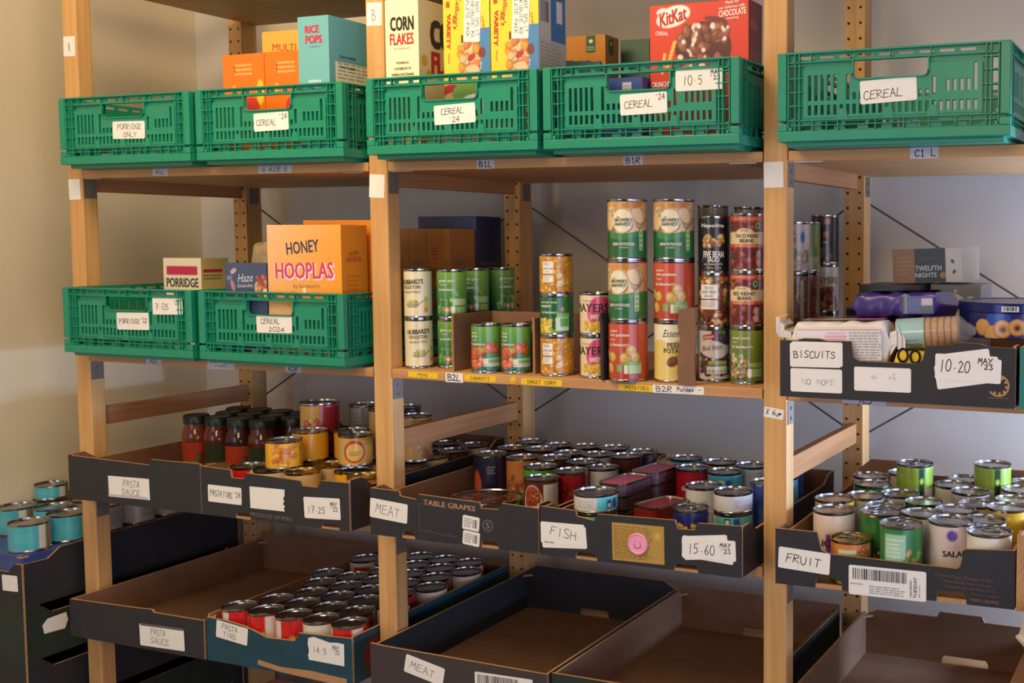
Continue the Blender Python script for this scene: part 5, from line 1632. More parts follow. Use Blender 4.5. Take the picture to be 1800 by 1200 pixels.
def pillow(L, W_, H_, seed=1, crim=.10, wr=.004, sq=.42):
    """a flow-wrapped packet lying along x with flat crimped ends"""
    rn = random.Random(seed)
    ph = [rn.uniform(0, 6.28) for _ in range(8)]

    def fn(s, t):
        a = 2 * PI * s
        x = (t - .5) * L
        e = min(t, 1 - t)
        k = 1.0 if e > crim else (0.12 + .88 * math.sin(PI / 2 * max(0, (e - crim * .35)) / (crim * .65))) if e > crim * .35 else .06
        kw = 1.0 if e > crim else 1.0 - .06 * (1 - e / crim)
        ca, sa = math.cos(a), math.sin(a)
        y = math.copysign(abs(ca) ** sq, ca) * W_ / 2 * kw
        z = math.copysign(abs(sa) ** sq, sa) * H_ / 2 * k
        n = wr * (math.sin(9 * t * 3 + ph[0] + 3 * a) * .5 + math.sin(23 * t + ph[1] - 2 * a) * .4 + math.sin(41 * t + 5 * a + ph[2]) * .25)
        return (x, y + n * .6, z + H_ / 2 + n * (k > .3))
    return fn


M_FILMB = mat('blue_film', (96, 150, 176), .3, noise=.05)
o = blob('cereal_bag', 20, 24, pillow(.10, .06, .19, 3, .08, .004), M_FILMB, None, (1.215, .205, B1 + .006), (0, 0, R(20)))
tag(o, 'pale blue plastic bag slumped in the crate behind the variety packs', 'bag')

# --- second row
def f(c, w, h):
    c.rect(0, w, 0, h, (232, 224, 204)).rect(10, w * .9, h - 38, h - 18, (190, 40, 84), 2)


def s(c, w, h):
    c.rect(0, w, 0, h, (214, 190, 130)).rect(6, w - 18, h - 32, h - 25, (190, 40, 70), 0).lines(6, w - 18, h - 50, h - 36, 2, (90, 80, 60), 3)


carton('porridge_box', 'cream porridge carton with a raspberry band in the second-row left crate', 'cereal box', .172, .288, .092, .075, B2, 1.404, (226, 214, 190), f,
       [('PORRIDGE', 58, 146, 21, 98, (70, 62, 70), 0, .02)], s, (), (206, 186, 140))


def f(c, w, h):
    c.rect(0, w, 0, h, (62, 78, 116)).ell(w * .20, h - 16, 9, 5, (196, 160, 180), 30).ell(w * .18, h - 46, 5, 12, (190, 120, 150), 20).ell(w * .1, h - 30, 8, 5, (110, 130, 160), 10)
    c.ell(w * .92, h - 50, 24, 22, (206, 180, 150)).pieces(w * .74, w, h - 66, h - 26, 22, 6, 5, [(180, 90, 70), (206, 140, 110), (150, 60, 60)], 3)
    c.ell(w * .98, h - 60, 10, 9, (230, 226, 206))


carton('granola_box', 'navy blue granola carton with white script beside the orange hoop cereal carton', 'cereal box', .508, .620, -.042, .06, B2, 1.398, (62, 78, 116), f,
       [('Haze', 56, 166, 17, 40, (206, 206, 226), 4, -.004, .3), ('Granolas', 54, 150, 7, 42, (206, 206, 226), 3, .005)], None, (), (74, 84, 112))


def f(c, w, h):
    c.grad(0, h, w, h * .55, (240, 190, 150), (236, 152, 40))
    c.area(c.V < 105 + 8 * np.sin(c.U / 20), (238, 190, 130))
    for u, v in ((64, 132), (94, 124), (120, 126), (166, 132)):
        c.ell(u, v, 7, 8, (206, 150, 80)).ell(u, v, 3.5, 4, (240, 200, 150))
    c.ell(94, 140, 4, 10, (244, 230, 214))


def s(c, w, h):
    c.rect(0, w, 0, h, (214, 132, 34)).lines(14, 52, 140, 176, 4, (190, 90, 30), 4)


carton('cereal_box', 'orange honey hoop cereal carton with big pink lettering, in the second-row crate', 'cereal box', .624, .814, -.042, .072, B2, 1.4765, (236, 160, 60), f,
       [('HONEY', 92, 230, 25, 84, (46, 58, 96), 5, .01), ('HOOPLAS', 96, 180, 36, 156, (236, 214, 224), 1, .05), ('HOOPLAS', 95, 182, 34, 150, (206, 64, 110), 1, .02), ("by Sainsbury's", 100, 151, 10, 68, (150, 110, 60), 1)], s,
       [('HONEY', 34, 218, 8, 28, (120, 80, 40), 6), ('HOOPLAS', 34, 206, 10, 42, (190, 80, 50), 2, .02)], (226, 160, 60))
carton('cereal_box', 'plain orange carton rising just behind the honey hoop cereal carton', 'cereal box', .634, .819, .045, .07, B2, 1.487, (230, 142, 40), None, (), None, (), (226, 150, 50))


def f(c, w, h):
    c.lines(10, w - 8, h - 84, h - 66, 2, (110, 100, 96), 3).ell(w * .5, h - 78, 14, 5, (120, 106, 96), 0, .6)


def f2(c, w, h):
    c.lines(14, w - 10, h - 70, h - 40, 4, (140, 50, 30), 3).ell(w * .5, h - 100, 16, 10, (150, 60, 36), 0, .8)


for xa, xb, nm, ff in ((.650, .707, 'first', f), (.708, .756, 'second', f), (.757, .799, 'third', f2), (.800, .820, 'fourth', f)):
    carton('cereal_box', 'tan carton, %s from post B in the shaded row seen above the peas tins' % nm, 'cereal box', xa, xb, .285, .09, B2, 1.472, (176, 116, 54), ff, (), ff, (), (150, 100, 56), 'tan cartons seen past post B')


def f(c, w, h):
    c.grad(w * .4, h, w, h * .7, (50, 62, 110), (84, 110, 170)).rect(w * .45, w * .86, 0, h - 80, (56, 46, 44), 6).lines(w * .52, w * .8, h - 150, h - 96, 3, (170, 156, 124), 4)


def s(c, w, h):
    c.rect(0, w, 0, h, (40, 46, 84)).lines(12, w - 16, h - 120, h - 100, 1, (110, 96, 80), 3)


carton('cereal_box', 'tall dark blue carton behind the tan cartons, next to the rear post', 'cereal box', .652, .818, .385, .095, B2, 1.502, (44, 54, 100), f,
       (), s, (), (54, 66, 116))

M_CLEAR = mat('clear_film', (214, 196, 160), .25, noise=.05, alpha=.35)
M_CRUST = mat('dried_fruit_brown', (140, 76, 40), .7, noise=.3, scale=120)
_t = blob('plastic_bag', 22, 20, pillow(.095, .075, .17, 9, .16, .009, .7), M_CLEAR, None, (.535, .075, B2 + .01), (R(6), 0, R(15)))
for k in range(6):
    blob('dried_fruit', 10, 8, lambda s_, t_, k=k: ((t_ - .5) * .034, math.cos(2 * PI * s_) * .012 * math.sin(PI * min(max(t_, .02), .98)), math.sin(2 * PI * s_) * .010 * math.sin(PI * min(max(t_, .02), .98))),
         M_CRUST, _t, (-.03 + .014 * k, .006 * (-1) ** k, .150 + .006 * (k % 3)), (R(20 * k), R(30 - 14 * k), R(40 * k)))
_t.location.z = S2 + .014 + .07
tag(_t, 'clear plastic bag with brown dried pieces on top of the blue granola carton', 'bag')
carton('cereal_box', 'low brown carton under the clear bag behind the blue granola carton', 'cereal box', .486, .590, .030, .09, B2, S2 + .083, (120, 84, 60), None)

# ------------------------------------------------------------------ third level: jars, tins
ZT = S3 + .0045


def relax(items, x0, x1, y0, y1, n=300):
    """nudge overlapping round tins apart: items = [x, y, r, ...] lists"""
    for _ in range(n):
        for i in range(len(items)):
            for j in range(i + 1, len(items)):
                a, b = items[i], items[j]
                dx, dy = b[0] - a[0], b[1] - a[1]
                d = math.hypot(dx, dy) or 1e-6
                g = a[2] + b[2] + .0006 - d
                if g > 0:
                    dx, dy = dx / d * g / 2, dy / d * g / 2
                    a[0] -= dx
                    a[1] -= dy
                    b[0] += dx
                    b[1] += dy
        for a in items:
            a[0] = min(max(a[0], x0 + a[2]), x1 - a[2])
            a[1] = min(max(a[1], y0 + a[2]), y1 - a[2])
    return items


M_GLASS = mat('jar_glass', (236, 240, 236), .04, noise=0, trans=1.0)
M_LIDG = mat('dark_green_jar_lid', (30, 46, 34), .35, .2)
M_SAUCE = {'r': mat('tomato_sauce', (150, 44, 24), .4, noise=.2, scale=90), 'o': mat('orange_sauce', (196, 84, 40), .4, noise=.2, scale=90), 'd': mat('dark_sauce', (96, 30, 22), .4, noise=.2, scale=90)}
JW = {}


def jar(label, x, y, z, r, h, sauce, wrap, turn):
    o = tag(empty('sauce_jar', (x, y, z), (0, 0, aim(x, y) + R(turn))), label, 'jar', 'pasta sauce jars')
    key = (round(r, 4), round(h, 4), sauce)
    if key not in JW:
        gp = [(.0005, .0), (r * .9, 0), (r, .005), (r, h * .62), (r * .93, h * .72), (r * .80, h * .80), (r * .78, h * .97)]
        sp = [(.0005, .004), (r * .9, .004), (r * .955, .008), (r * .955, h * .62), (r * .88, h * .72), (r * .75, h * .795), (r * .74, h * .88), (.0005, h * .88)]
        lp = [(.0005, h * .86), (r * .82, h * .86), (r * .86, h * .865), (r * .86, h * .985), (r * .82, h), (r * .72, h), (r * .70, h * .992), (.0005, h * .992)]
        JW[key] = [('glass', MB().lathe(gp, 28).mesh('glass', [M_GLASS], True)), ('sauce', MB().lathe(sp, 28).mesh('sauce', [M_SAUCE[sauce]], True)), ('lid', MB().lathe(lp, 28).mesh('lid', [M_LIDG], True))]
    for n, me in JW[key]:
        link(n, me, o)
    k2 = (wrap, round(r, 4))
    if k2 not in JW:
        c = Cv(-r * 1000 * 2.1, r * 1000 * 2.1, 0, h * 430, 2.2, {'r': (196, 70, 44), 'g': (50, 70, 40), 'y': (190, 160, 90)}[wrap])
        H_ = h * 430
        c.rect(-99, 99, 0, H_ * .28, (150, 120, 80)).lines(-30, 30, 3, H_ * .25, 2, (206, 190, 160), 3).pieces(8, 34, 8, H_, 16, 7, 6, [(170, 44, 30), (140, 30, 26), (90, 110, 50)], 4)
        a = c.U / (r * 1000)
        JW[k2] = grid_mesh('paper_wrapper', [(np.stack([r * 1.004 * np.sin(a), -r * 1.004 * np.cos(a), c.V / 1000 + h * .12], -1), c.C)], M_PRINT)
    link('paper_wrapper', JW[k2], o)
    return o


k = 0
for j in range(3):
    for i in range(5):
        if j == 0 and i == 4:
            continue
        xx, yy = .104 + i * .0705 + (.035 if j == 1 else 0), .225 + j * .063
        if xx > .415:
            continue
        jar('dark-lidded sauce jar, %s from left in the %s row of jars' % (ORD[i], ('front', 'middle', 'back')[j]), xx, yy, ZT, .034, .142,
            'ordrordorr'[(i + 3 * j) % 10], 'rgrgry'[(i + j * 2) % 6], (-10, 60, -5, 40)[(i + j) % 4])
        k += 1

# pasta tins tray: bottom layer
low = relax([[.500, .010, .037, .088, 'redtin', -30, 'red tin at the front left corner of the black PASTA TINS tray'],
             [.575, .000, .037, .088, 'whitetin', 0, 'white tin second from the left in the front row of the black PASTA TINS tray'],
             [.651, .008, .037, .088, 'creamtin', 0, 'cream tin third from the left in the front row of the black PASTA TINS tray'],
             [.800, .025, .037, .086, 'brownfoil', 10, 'yellow tin at the front right of the black PASTA TINS tray'],
             [.735, .060, .037, .086, 'yellowtin', 100, 'yellow tin behind the lying tin in the PASTA TINS tray']] +
            [[.502 + i * .0745, .085 + j * .0745, .037, .088, ('whitetin', 'brownwrap', 'creamtin', 'darkpasta')[(i * 3 + j) % 4], 37 * i,
              'lower tin, %s from left in the %s row of the black PASTA TINS tray' % (ORD[i], ORD[j + 1])] for j in range(5) for i in range(5) if not (j == 0 and i > 2)],
            .462, .841, -.066, .442)
for q in low:
    tin(q[6], q[0], q[1], ZT, q[2], q[3], q[4], q[5], 'tins in the upper PASTA TINS tray', gold=(q[4] in ('creamtin', 'brownfoil')))
o = tin('small tin lying on its side, metal end facing out, in the black PASTA TINS tray', .722, -.058, ZT + .026, .026, .072, 'yellowtin', 0, 'tins in the upper PASTA TINS tray')
o.rotation_euler = (-PI / 2, 0, 0)
Z2 = ZT + .0885
for q in relax([[.590, .020, .0375, .060, 'yellowtin', 0, 'small yellow tin standing on the front tins, left of the two yellow ones'],
                [.580, .104, .0375, .066, 'yellowtin', 120, 'yellow tin right behind the small yellow tin on the upper layer'],
                [.655, .150, .036, .064, 'yellowtin', 60, 'yellow tin half hidden behind the ring-marked tin'],
                [.708, .100, .036, .066, 'ringtin', -4, 'yellow tin marked with a red-orange ring, beside post B'],
                [.535, .180, .0430, .116, 'spaghetti', 14, 'tall red spaghetti tin standing on the second layer'],
                [.620, .232, .036, .108, 'greyback', 0, 'grey tin in the shade right of the tall red spaghetti tin'],
                [.700, .195, .034, .108, 'pinkyellow', 0, 'pale orange tin partly hidden by post B'],
                [.800, .185, .034, .100, 'pinkyellow', 40, 'pale orange tin seen just right of post B'],
                [.690, .280, .036, .100, 'darkwrap', 0, 'dark tin on the second layer behind the grey tin']], .462, .841, -.066, .442):
    tin(q[6], q[0], q[1], Z2, q[2], q[3], q[4], q[5], 'tins in the upper PASTA TINS tray')

# meat tray
rows = [[.962, .232, .0365, .106, 'navyorange', -14, 'navy and orange tin at the left end of the tins in the MEAT tray'],
        [1.038, .250, .0365, .100, 'orangestew', 0, 'orange stew tin behind the green-banded tin in the MEAT tray'],
        [1.116, .188, .0360, .098, 'greenlabel', 0, 'bright green banded tin left of the chilli tin'],
        [1.178, .098, .0355, .097, 'chilli', -10, 'chilli tin with a bowl picture and white side, front of the MEAT tray'],
        [1.204, .170, .0365, .099, 'redplain', 0, 'dark red tin right behind the chilli tin'],
        [1.243, .225, .0340, .098, 'tunawhite', 40, 'white-wrapped tin at the right edge of the MEAT tray']]
for j, yy in enumerate((.262, .332, .404)):
    for i, xx in enumerate((.950, 1.024, 1.098, 1.172, 1.240)):
        if j == 0 and i in (0, 1, 4):
            continue
        rows.append([xx, yy, .0362, .099 + .002 * ((i + j) % 3), ('darkwrap', 'brownwrap', 'palewrap', 'redplain', 'darkpasta')[(i * 2 + j) % 5], 50 * i,
                     'MEAT tray tin, %s from left in the %s full row' % (ORD[i], ORD[j])])
rows.append([1.030, .112, .0790, .040, None, 0, ''])
for q in relax(rows, .904, 1.277, -.06, .442):
    if q[4]:
        tin(q[6], q[0], q[1], ZT, q[2], q[3], q[4], q[5], 'tins in the MEAT tray')
    else:
        r, h = .079, .040
        p = [(.0005, 0), (r * .86, 0), (r * .97, h * .86), (r, h * .9), (r, h), (r * .97, h), (r * .95, h * .93), (r * .72, h * .90), (r * .70, h * .94), (.0005, h * .94)]
        o = MB().lathe(p, 48).build('pie_tin', M_TIN, None, (q[0], q[1], ZT + .006), smooth=True)
        tag(o, 'wide shallow round pie tin lying in the MEAT tray', 'tin')
        c = Cv(-55, 55, -55, 55, 1.6, (70, 34, 26)).pieces(-52, 52, -52, 52, 60, 9, 6, [(110, 56, 34), (84, 40, 28), (140, 84, 50)], 6)
        m_ = np.hypot(c.U, c.V)
        sc = np.minimum(1, 54 / np.maximum(m_, 1e-6))
        link('lid_print', grid_mesh('lid_print', [(np.stack([c.U * sc / 1000, c.V * sc / 1000, np.full_like(c.U, h * .94 + .0004)], -1), c.C)], M_PRINT), o)
        o.location.z = ZT
# fish tray
M_PINKT = mat('pink_tin_lid', (206, 96, 140), .35, .3)
M_REDT = mat('red_lacquered_tin', (150, 44, 40), .3, .4)


def oblong(label, x, y, z, w, d, h, des, lid, yaw=0):
    def ring(ww, dd, zz, n=6, rad=.018):
        return [(a, b, zz) for a, b in rrect(ww, dd, rad, n)]
    mb = MB()
    lv = [ring(w * .96, d * .96, 0), ring(w, d, .002), ring(w, d, h - .004), ring(w * 1.02, d * 1.02, h - .003), ring(w * 1.02, d * 1.02, h), ring(w * .95, d * .95, h - .0005), ring(w * .93, d * .93, h - .003)]
    n = len(lv[0])
    for L in lv:
        mb.v += L
    for k in range(len(lv) - 1):
        for i in range(n):
            j = (i + 1) % n
            mb.f.append((k * n + i, k * n + j, (k + 1) * n + j, (k + 1) * n + i))
            mb.m.append(1 if k in (1,) else 0)
    mb.f.append(tuple(n - 1 - i for i in range(n)))
    mb.m.append(0)
    mb.f.append(tuple((len(lv) - 1) * n + i for i in range(n)))
    mb.m.append(2)
    o = mb.build('oblong_tin', [M_TIN, des, lid], None, (x, y, z), (0, 0, R(yaw)), True)
    return tag(o, label, 'tin', 'oblong fish tins')


M_DARKP = mat('brown_printed_tin', (92, 66, 72), .4, noise=.35, scale=160)
for s_, (xx, yy, yaw, wh) in enumerate(((1.364, .108, -8, 'front'), (1.372, .222, -6, 'rear'))):
    for k in range(4):
        oblong('pink-lidded oblong fish tin, %s of the %s stack in the FISH tray' % (('bottom', 'second', 'third', 'top')[k], wh), xx, yy, ZT + .0268 * k, .062, .106, .0262, M_DARKP, M_PINKT, yaw)
oblong('red oblong fish tin in the middle of the FISH tray', 1.462, .070, ZT + .037, .066, .100, .040, M_REDT, M_REDT, -18)
oblong('second red oblong tin under the red one in the FISH tray', 1.462, .070, ZT, .066, .100, .0365, M_REDT, M_REDT, -18)
G_F = 'round tins in the FISH tray'
for k in range(3):
    tin('turquoise and white tuna tin, %s of three at the front left of the FISH tray' % ('bottom', 'middle', 'top')[k], 1.362, .000, ZT + .0352 * k, .0415, .0348, 'tunateal' if k == 1 else 'tuna', (4, 10, -6)[k], G_F)
tin('dark blue roe tin at the front notch of the FISH tray', 1.5700, -.022, ZT, .0325, .098, 'princes', -6, G_F, tab=20)
for k in range(3):
    tin('white and turquoise tuna tin, %s of three at the front right of the FISH tray' % ('bottom', 'middle', 'top')[k], 1.6150, .062, ZT + .0382 * k, .0370, .0378, ('tuna', 'tunateal', 'tunawhite')[k], (-20, -30, 10)[k], G_F)
fish = [[1.425, .250, .0355, .108, 'pilchard', -4, 'red pilchards tin standing in the middle of the FISH tray'],
        [1.380, .345, .0360, .106, 'bluetuna', 0, 'blue-rimmed tin at the back left of the FISH tray'],
        [1.462, .340, .0370, .104, 'palewrap', 20, 'grey-blue tin at the back of the FISH tray, second from the left'],
        [1.498, .255, .0370, .106, 'bluetuna', 0, 'light blue tin right of the red pilchards tin'],
        [1.520, .140, .0370, .100, 'tunawhite', 0, 'white tin with a small square mark in the FISH tray'],
        [1.590, .160, .0340, .090, 'bluetuna', 30, 'low blue tin between white tins at the right of the FISH tray'],
        [1.545, .310, .0360, .108, 'palewrap', 50, 'pale tin at the back of the FISH tray, third from the left'],
        [1.615, .330, .0360, .106, 'bluetall', 70, 'dark blue tin at the back right of the FISH tray'],
        [1.640, .245, .0340, .106, 'bluetuna', 10, 'pale blue tin at the right side of the FISH tray'],
        [1.650, .140, .0330, .118, 'bluetall', 0, 'tall navy tin at the right end of the FISH tray beside the knotty post'],
        [1.462, .070, .0500, 0, None, 0, ''], [1.615, .062, .0372, 0, None, 0, ''], [1.57, -.022, .0326, 0, None, 0, '']]
for _ in range(60):
    relax(fish, 1.294, 1.684, -.066, .422, 5)
    fish[10][:2], fish[11][:2], fish[12][:2] = [1.462, .070], [1.615, .062], [1.57, -.022]
    for q in fish[:2]:
        q[0] = max(q[0], 1.375 + .031 + q[2]) if q[1] < .275 + q[2] and q[1] < .28 else q[0]
for q in fish[:10]:
    tin(q[6], q[0], q[1], ZT, q[2], q[3], q[4], q[5], G_F)
# fruit tray
FR = [[1.806, .104, .0365, .108, 'pineapple', 10, 'yellow and white pineapple tin at the left of the FRUIT tray'],
      [1.822, .030, .0375, .106, 'slices', -22, 'pale pink apple slices tin at the front left of the FRUIT tray'],
      [1.885, -.025, .0350, .074, 'peach', -6, 'short orange and green tin at the front of the FRUIT tray'],
      [1.927, .046, .0365, .108, 'monte', 4, 'dark green tin with a red and yellow badge in the FRUIT tray'],
      [1.954, -.026, .0365, .107, 'greenfruit', 0, 'green tin with a pale green panel at the front of the FRUIT tray'],
      [2.038, .028, .0385, .110, 'salad', 6, 'large pale fruit salad tin with a violet spot in the FRUIT tray'],
      [2.106, -.012, .0370, .106, 'cream', 0, 'white grapefruit tin at the front right of the FRUIT tray'],
      [2.104, .140, .0360, .108, 'pineapple', -10, 'yellow and white pineapple tin at the right of the FRUIT tray'],
      [1.926, .300, .0365, .112, 'limesalad', 6, 'lime green and white tin standing tall at the back left of the FRUIT tray'],
      [2.047, .330, .0365, .112, 'limesalad', 0, 'lime green and white tin standing tall at the back right of the FRUIT tray']]
pl = [(1.895, .095), (1.838, .150), (1.836, .243), (1.884, .215), (1.985, .315), (2.016, .245), (2.050, .180), (2.014, .112), (1.985, .075), (2.070, .085), (2.104, .225), (2.100, .300), (1.950, .165), (1.800, .330), (1.860, .370), (1.990, .385), (2.100, .380)]
for k, (xx, yy) in enumerate(pl):
    FR.append([xx, yy, .0362, .100 + .003 * (k % 3), ('pale', 'palewrap', 'monte', 'pale', 'cream')[k % 5], 53 * k, ''])
nb = [q[:2] for q in FR]
relax(FR, 1.760, 2.140, -.062, .418, 500)
rest = sorted([q for q in FR if not q[6]], key=lambda q: -q[1])
for k, q in enumerate(rest):
    q[6] = 'grey-lidded tin in the FRUIT tray, %s from the back' % (ORD[k] if k < 10 else ('eleventh', 'twelfth', 'thirteenth', 'fourteenth', 'fifteenth', 'sixteenth', 'seventeenth')[k - 10])
for k, q in enumerate(FR):
    zz = ZT
    if q[4] == 'limesalad':
        tin('low tin hidden under the lime green tin at the back %s of the FRUIT tray' % ('left' if q[0] < 2 else 'right'), q[0], q[1], ZT, q[2], .030, 'pale', 0, 'tins in the FRUIT tray')
        zz = ZT + .0302
    tin(q[6], q[0], q[1], zz, q[2], q[3], q[4], q[5], 'tins in the FRUIT tray', tab=(k * 40 + 10 if k in (2, 3, 4, 6, 8) else False), gold=k in (2,))

# fourth level: rows of small pasta tins
ZF = S4 + .0045
k = 0
for j in range(8):
    n = 5 if j % 2 == 0 else 4
    for i in range(n):
        xx = .5062 + i * .0740 + (.0370 if j % 2 else 0)
        yy = -.0305 + j * .0624
        if (i, j) in ((0, 2), (0, 5)):
            continue
        des = ('redpasta', 'redpasta', 'redpasta', 'whitepasta', 'redpasta')[i] if j == 0 else ('whitepasta', 'redpasta', 'whitepasta', 'darkpasta')[(i * 2 + j) % 4]
        tin('pasta tin, %s from left in the %s row of the blue tray' % (ORD[i], ORD[j]), xx, yy, ZF, .0363, .105, des, ((10, -30, 4, 0, -20)[i] if j == 0 else 47 * (i + j)),
            'pasta tins in the blue tray')
        k += 1

# ------------------------------------------------------------------ tray stack against the left wall
LX0, LY = -.279, -.128
for k in range(6):
    Sk = .004 + k * .1245
    nm = 'lowest' if k == 0 else 'topmost' if k == 5 else ORD[k] + ' from the floor'
    t = tray('dark card tray by the left wall, %s in its stack' % nm, LX0, Sk, .257, .585, .122 if k == 5 else .1245,
             [(0, .122), (.03, .122), (.05, .080), (.215, .080), (.235, .100), (.257, .100)] if k == 5 else None,
             side_top=[(0, .100), (.055, .098), (.085, .118), (.575, .122)] if k == 5 else None, hs=.122 if k == 5 else .1245, side_cut=True, y=LY,
             outer=M_BLACKC if k % 2 else M_DGREENC, group='tray stack by the left wall')
    if k == 5:
        sticker(t, .050, .036, (.090, -.2928, .055), (), 2)
    if k == 4:
        sticker(t, .06, .036, (.1287, -.222, .070), (), 0, yaw=90, outline=[(-.026, -.016), (.022, -.019), (.030, .0), (.026, .018), (-.018, .016), (-.030, .004)])
o = MB().box(.006, .251, .006, .579, .0045, .118).build('shrink_wrapped_pack', mat('blue_shrink_film', (54, 74, 140), .3, noise=.15, scale=40), None, (LX0, LY, .004 + 5 * .1245), bevel=.004)
tag(o, 'blue film-wrapped pack filling the topmost tray by the left wall', 'pack')
zt = .004 + 5 * .1245 + .1185
k = 0
for j in range(6):
    for i, xx in enumerate((-.070, -.156, -.2405)):
        if j == 0 and i:
            continue
        yy = -.074 + j * .0885 + (.03 if i == 1 else 0)
        tin('wide tin by the left wall, %s from the shelves in the %s row' % (ORD[i], ORD[j]), xx, yy, zt, .0422, .064, 'tealtin' if (j < 2 or i == 2) else 'greytin', (0, 30, -40)[i] + 20 * j,
            'wide tins by the left wall', gold=(j > 1))
        k += 1
tin('turquoise tin standing on the other tins against the left wall', -.2405, .10, zt + .0645, .036, .036, 'tealtin', 0, 'wide tins by the left wall')

# ------------------------------------------------------------------ biscuits tray
ZB = S2 + .0045
M_WRAPW = mat('white_wrapper', (226, 220, 218), .3, noise=.04)
o = blob('biscuit_packet', 28, 40, pillow(.182, .066, .074, 5, .10, .0026, .36), M_WRAPW, None, (1.858, -.025, ZB + .0475), (0, R(-1.5), R(3)))
tag(o, 'long white biscuit packet with pink print at the front of the BISCUITS tray', 'biscuit packet')
c = Cv(-70, 72, 6, 64, 1.2, (226, 220, 218)).lines(-20, 14, 32, 58, 5, (206, 120, 170), 3).lines(18, 78, 8, 58, 11, (120, 116, 120), 4).lines(-70, -40, 42, 48, 1, (90, 86, 90), 5).rect(-24, 14, 48, 52, (226, 150, 190)).rect(-24, 14, 38, 42, (226, 150, 190))
c.rect(-80, -62, 18, 38, (206, 206, 210)).rect(-84, 84, 60, 62, (206, 150, 170))
link('nutrition_print', grid_mesh('nutrition_print', [(np.stack([c.U / 1000, np.full_like(c.U, -.0372), c.V / 1000], -1), c.C)], M_PRINT), o)
c = Cv(-68, 70, -22, 22, 2, (226, 210, 210)).rect(-62, -34, -10, 14, (170, 40, 60)).rect(20, 84, -26, 26, (206, 130, 170), 10).lines(-30, 18, -8, 10, 2, (90, 60, 60), 3)
link('top_print', grid_mesh('top_print', [(np.stack([c.U / 1000, c.V / 1000, np.full_like(c.U, .0762)], -1), c.C)], M_PRINT), o)
for sx in (-1, 1):
    mbf = MB()
    pr = [(sx * .084, .040), (sx * .096, .052), (sx * .104, .066 if sx < 0 else .040), (sx * .110, .074 if sx < 0 else .036)]
    for (xa, za), (xb, zb) in zip(pr, pr[1:]):
        mbf.quad([(xa, -.028, za - .022), (xb, -.030, zb - .016), (xb, .026, zb - .010), (xa, .026, za - .016)])
        mbf.quad([(xa, -.028, za - .022), (xb, -.030, zb - .016), (xb, -.030, zb + .008), (xa, -.028, za + .016)])
        mbf.quad([(xa, -.028, za + .016), (xb, -.030, zb + .008), (xb, .026, zb + .010), (xa, .026, za + .016)])
    mbf.build('crimped_end', M_WRAPW, o)
carton('biscuit_box', 'brown box under the left end of the long white packet', 'biscuit packet', 1.775, 1.885, -.058, .06, ZB, ZB + .046, (120, 80, 56), None, flap=False)
carton('biscuit_box', 'dark red flat biscuit box behind the long white packet', 'biscuit packet', 1.800, 1.985, .030, .150, ZB, 1.3085, (130, 40, 44), None, flap=False)
M_PURP = mat('purple_wrapper', (62, 46, 130), .28, noise=.15, scale=60)
o = blob('biscuit_packet', 28, 30, pillow(.168, .112, .046, 8, .07, .0035, .40), M_PURP, None, (1.928, .108, 1.3115), (R(-3), R(-2.5), R(-6)))
tag(o, 'purple chocolate biscuit packet lying on top of the pile', 'biscuit packet')
c = Cv(-60, 74, -46, 44, 2, (70, 56, 130)).rect(-60, 84, 10, 46, (90, 130, 60), 8).ell(10, 0, 44, 26, (196, 90, 70)).pieces(-20, 50, -16, 20, 16, 12, 9, [(110, 60, 44), (150, 90, 60), (214, 110, 80)], 4)
link('top_print', grid_mesh('top_print', [(np.stack([c.U / 1000, c.V / 1000, np.full_like(c.U, .0485)], -1), c.C)], M_PRINT), o)
c = Cv(16, 72, 8, 38, 1.6, (54, 44, 120)).rect(26, 48, 12, 34, (60, 70, 140), 3).rect(50, 70, 22, 34, (190, 170, 190)).rect(50, 70, 10, 21, (40, 70, 50)).rect(20, 24, 8, 38, (120, 140, 60))
link('front_print', grid_mesh('front_print', [(np.stack([c.U / 1000, np.full_like(c.U, -.0590), c.V / 1000], -1), c.C)], M_PRINT), o)
o = blob('biscuit_packet', 22, 26, pillow(.092, .066, .076, 15, .12, .0025, .45), mat('yellow_wrapper', (238, 200, 30), .25, noise=.03), None, (1.990, -.029, ZB), (0, 0, R(2)))
tag(o, 'bright yellow packet showing in the notch of the BISCUITS tray', 'biscuit packet')
handwriting(o, [('00', -.012, .070, .020, .040)], lambda a, b: (a, -.0372, b), M_INK, .004)
M_COOK = mat('oat_biscuit', (190, 138, 86), .8, noise=.25, scale=220)
_t = tag(empty('biscuit_packet', (2.004, -.012, ZB + .0790), (0, R(-4), R(8))), 'clear packet of round oat biscuits with a pale turquoise label', 'biscuit packet')
for k in range(9):
    MB().lathe([(.0005, 0), (.022, 0), (.0245, .002), (.0245, .0085), (.021, .010), (.0005, .0105)], 24).build('biscuit', M_COOK, _t, (-.052 + k * .0108, 0, .0255), (0, PI / 2, 0), True)
c = Cv(0, 46, 0, 160, 1.5, (150, 200, 206)).lines(5, 42, 20, 80, 9, (60, 110, 120), 3).rect(5, 42, 30, 44, (60, 130, 140)).rect(8, 22, 33, 42, (190, 220, 222))
a = (c.V / 160.) * 2 * PI
link('paper_sleeve', grid_mesh('paper_sleeve', [(np.stack([c.U / 1000 - .056, .0258 * np.cos(a + 2.6), .0258 * np.sin(a + 2.6) + .0255], -1), c.C)], M_PRINT), _t)
MB().lathe([(.0005, -.056), (.012, -.054), (.0262, -.046), (.0262, .048), (.016, .058), (.006, .072), (.0005, .073)], 24).build('film_wrapper', mat('thin_clear_film', (230, 230, 226), .12, noise=0, alpha=.18), _t, (0, 0, .0255), (0, PI / 2, 0), True)
